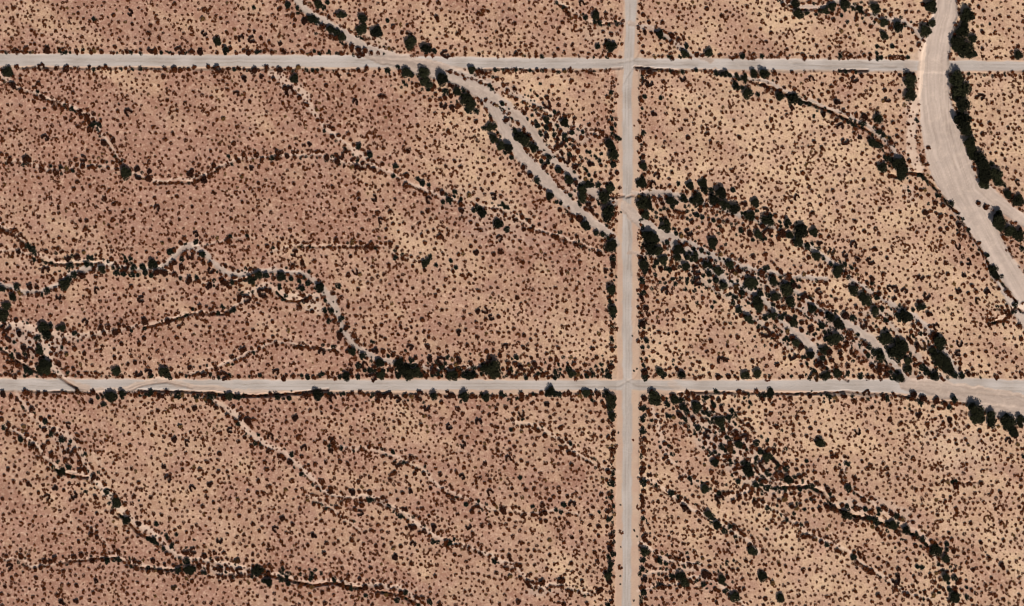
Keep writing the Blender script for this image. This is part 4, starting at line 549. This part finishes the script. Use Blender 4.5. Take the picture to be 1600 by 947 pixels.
# ---------------------------------------------------------------- the countless smaller scrub: recorded ones plus infill
RS = np.random.RandomState(77)
cell = 8.0; gridp = {}
def near_ok(x, y, r, f=1.0):
    ci, cj = int(x//cell), int(y//cell)
    for a in range(ci-2, ci+3):
        for b in range(cj-2, cj+3):
            for (u, v, q) in gridp.get((a, b), ()):
                if (x-u)**2+(y-v)**2 < (f*(r+q))**2: return False
    return True
def put(x, y, r): gridp.setdefault((int(x//cell), int(y//cell)), []).append((x, y, r))
for t in kept: put(t[0], t[1], t[2]*.9+1.2)
greens = set((t[0], t[1]) for t in parsed_trees)
small = [(x, y, r*(.86+.34*lush(x, y)), 1 if (x, y) in greens else 0) for (x, y, r) in rest]
def chain(pts, off, step, prob, rmean, green):
    for a_, b_ in zip(pts[:-1], pts[1:]):
        ln = math.hypot(b_[0]-a_[0], b_[1]-a_[1]); nn = int(ln/step)+1
        for q in range(nn):
            for s_ in (-1, 1):
                if RS.rand() > prob*(.45 if s_ < 0 else 1): continue
                t = (q+RS.rand())/nn; hw = a_[2]+(b_[2]-a_[2])*t if len(a_) > 2 else 0
                o_ = (hw+off+abs(RS.randn())*1.6)*s_
                x = a_[0]+(b_[0]-a_[0])*t - o_*(b_[1]-a_[1])/ln; y = a_[1]+(b_[1]-a_[1])*t + o_*(b_[0]-a_[0])/ln
                if not (-60 < x < 1660 and -58 < y < 1005) or fx0(grade, x, y) > .5: continue
                r = min(rmean*math.exp(.28*RS.randn()), 5)
                if near_ok(x, y, r*.8, .75):
                    put(x, y, r*.8); small.append((x, y, r, 1 if RS.rand() < green else 0))
for (nm, st_, dep, pts) in WASHES:
    if nm == "the wide sandy wash": continue
    up = all(p[1] < 520 for p in pts) and nm in ("the pale top swale",)
    chain(pts, .8, 4.2, .42 if up else .72, 2.6, .25)
for pts in ([(957,112),(957,590)],[(957,112),(957,590)],[(957,620),(957,945)],[(957,700),(957,900)],[(1004,115),(1003,590)],[(1004,240),(1003,590)],[(1003,620),(1003,945)],[(0,587),(560,588)],[(1010,587),(1400,588)],[(0,81),(600,83)],[(800,87),(950,88)],[(1005,89),(1430,91)]):
    chain([(p[0], p[1], 0) for p in pts], 0, 5.0, .6, 2.7, .3)
chain([(200,616,0),(350,618,0),(500,614,0),(700,617,0),(960,616,0)], 0, 4.0, .8, 2.9, .4)
chain([(540,574,2),(760,580,3),(960,582,2)], 0, 4.0, .9, 3.7, .65)
for pts in ([(540,578),(960,582)],[(540,586),(960,588)],[(600,570),(800,575)]):
    chain([(p[0], p[1], 0) for p in pts], 0, 4.6, .75, 3.3, .5)
for pts in ([(1010,372),(1080,400),(1150,450),(1230,520),(1280,580)],[(1060,372),(1180,420),(1300,490),(1390,580)],[(1100,310),(1200,340),(1290,400),(1380,460),(1480,580)],[(1080,625),(1150,690),(1210,760)],[(1110,620),(1190,690),(1230,750)],[(1045,620),(1110,700),(1180,760)],[(840,170),(900,240),(950,300)],[(860,190),(920,230),(955,260)]):
    chain([(p[0], p[1], 2) for p in pts], 2, 4.8, .75, 3.0, .5)
for (dep, hw, pts) in CUTS: chain(pts, .6, 3.8, .8 if hw > .75 else .5, 2.5+.5*min(hw, 1.3), .35)
x0, x1, y0, y1 = -66, 1666, -60, 1007
NC = 120000
cx = RS.uniform(x0, x1, NC); cy = RS.uniform(y0, y1, NC); u1 = RS.rand(NC); u2 = RS.rand(NC); u3 = RS.randn(NC)
ii = np.clip(np.searchsorted(GX, cx), 0, NX-1); jj = np.clip(np.searchsorted(GY, cy), 0, NY-1)
sd, rd, gd, bk, vg, ct = (A[jj, ii] for A in (sand, road, grade, bank, verge, cutf))
dens = vnoise(cx, cy, 45, 51)*.6+vnoise(cx, cy, 16, 52)*.4
se = np.zeros(NC)
for (a_, b_, w_, s__) in WOODY:
    dx, dy = b_[0]-a_[0], b_[1]-a_[1]; t = np.clip(((cx-a_[0])*dx+(cy-a_[1])*dy)/(dx*dx+dy*dy), 0, 1)
    se = np.maximum(se, s__*np.exp(-(np.hypot(cx-a_[0]-t*dx, cy-a_[1]-t*dy)/w_)**2))
for n in range(NC):
    if rd[n] > .3: continue
    if gd[n] > .45 and u1[n] > .02: continue
    if sd[n] > .55 and u1[n] > .04+.9*(.9-sd[n]): continue
    edge = max(bk[n], vg[n]*.8, se[n])
    gr = 1 if u1[n]*1.7 < se[n]*.8 else 0
    r = 2.0*math.exp(.29*u3[n])*(1+.32*edge+.36*se[n])
    if gd[n] > .3 or sd[n] > .5: r = min(r, 1.5)
    r = min(max(r, .9), 4.8)
    space = r*.62 + (2.72 - 1.3*edge)*(.56+.90*dens[n])
    if not near_ok(cx[n], cy[n], space, .80): continue
    put(cx[n], cy[n], space)
    if u2[n] < .06 and edge < .5 and sd[n] < .3:            # old creosote rings: a broken circle of clumps
        k = 4+int(u2[n]*600) % 3; rr = 2.6+1.5*u1[n]; ph = u1[n]*40
        for q in range(k):
            a = ph + q*(4.6/k)
            small.append((cx[n]+rr*math.cos(a), cy[n]+rr*math.sin(a), 1.35+.8*((u3[n]*7+q*.37) % 1), 0))
    else:
        small.append((cx[n], cy[n], r, gr))
        if u2[n] > .76: small.append((cx[n]+r*1.1*math.cos(u1[n]*50), cy[n]+r*1.1*math.sin(u1[n]*50), r*.7, gr))
TPL = [blob(300+k, 30, .62, .80, .28, tilt=.8) for k in range(20)]
TPL += [multi_blob(340+k, 1+k % 3, 84, .44, .82, .36, .72)[0] for k in range(8)] + [blob(360+k, 60, .5, .8, .3) for k in range(2)]
small = np.array(small); ns = len(small)
tid = np.where(small[:, 2] > 3.1, 20+RS.randint(0, 10, ns), RS.randint(0, 20, ns)); ang = RS.rand(ns)*6.283; asp = .82+.36*RS.rand(ns); hs = .62+.40*RS.rand(ns)
zz = np.array([height(x, y) for x, y in small[:, :2]]); tint = np.clip(RS.rand(ns)*.5+.62-.17*(small[:, 2]-1.7), 0, 1); tint = np.where(RS.rand(ns) > .03, np.minimum(tint, .9), 1.)
parts, tints, greensv = [], [], []
for k, T in enumerate(TPL):
    m = np.where(tid == k)[0]
    r = small[m, 2]*S
    c, s_ = np.cos(ang[m]), np.sin(ang[m])
    q = np.repeat(T[None], len(m), 0)                       # m, quads, 4, 3
    xx = q[..., 0]*asp[m][:, None, None]; yy = q[..., 1]
    gx = (xx*c[:, None, None]-yy*s_[:, None, None])*r[:, None, None] + wx(small[m, 0]+.05*small[m, 2])[:, None, None]
    gy = (xx*s_[:, None, None]+yy*c[:, None, None])*r[:, None, None] + wy(small[m, 1]+.15*small[m, 2])[:, None, None]
    gz = q[..., 2]*(r*hs[m])[:, None, None] + zz[m][:, None, None]
    parts.append(np.stack([gx, gy, gz], -1).reshape(-1, 4, 3)); tints.append(np.repeat(tint[m], len(T)*4)); greensv.append(np.repeat(small[m, 3], len(T)*4))
q = np.concatenate(parts); me = quad_mesh("scrub", q, M_SCRUB)
a = me.attributes.new("tint", 'FLOAT', 'POINT'); a.data.foreach_set("value", np.concatenate(tints).astype(np.float32))
a = me.attributes.new("green", 'FLOAT', 'POINT'); a.data.foreach_set("value", np.concatenate(greensv).astype(np.float32))
o = add_ob("desert_scrub", me); o['kind'] = 'stuff'; o['category'] = 'scrub'
o['label'] = "thousands of small dark brown creosote bushes dotting the desert soil"
print("trees", len(trees), "bushes", len(big), "scrub", ns, "grid", NX, NY)

# ---------------------------------------------------------------- loose pale stones in the washes and on the roadsides
st = np.where((sd > .45) & (rd < .3) & (u1 < .35))[0][:1700]
ico = np.array([(0,0,1),(1,0,.1),(.2,1,.2),(-.9,.3,.1),(-.3,-.9,.15)]); fi = np.array([(0,1,2),(0,2,3),(0,3,4),(0,4,1)])
cs, fs = [], []
for k, n in enumerate(st):
    r = (.12+.26*u2[n]**2); a = u3[n]*9; c, s_ = math.cos(a), math.sin(a)
    p = ico*np.array([r, r*.8, r*.7]); p = np.stack([p[:, 0]*c-p[:, 1]*s_, p[:, 0]*s_+p[:, 1]*c, p[:, 2]-.03], -1)
    cs.append(p + np.array([wx(cx[n]), wy(cy[n]), height(cx[n], cy[n])])); fs.append(fi+5*k)
o = add_ob("loose_stones", mesh_from("stones", np.concatenate(cs), np.concatenate(fs), M_STONE, 3))
o['kind'] = 'stuff'; o['category'] = 'stones'; o['label'] = "small pale stones scattered over the sandy wash beds"
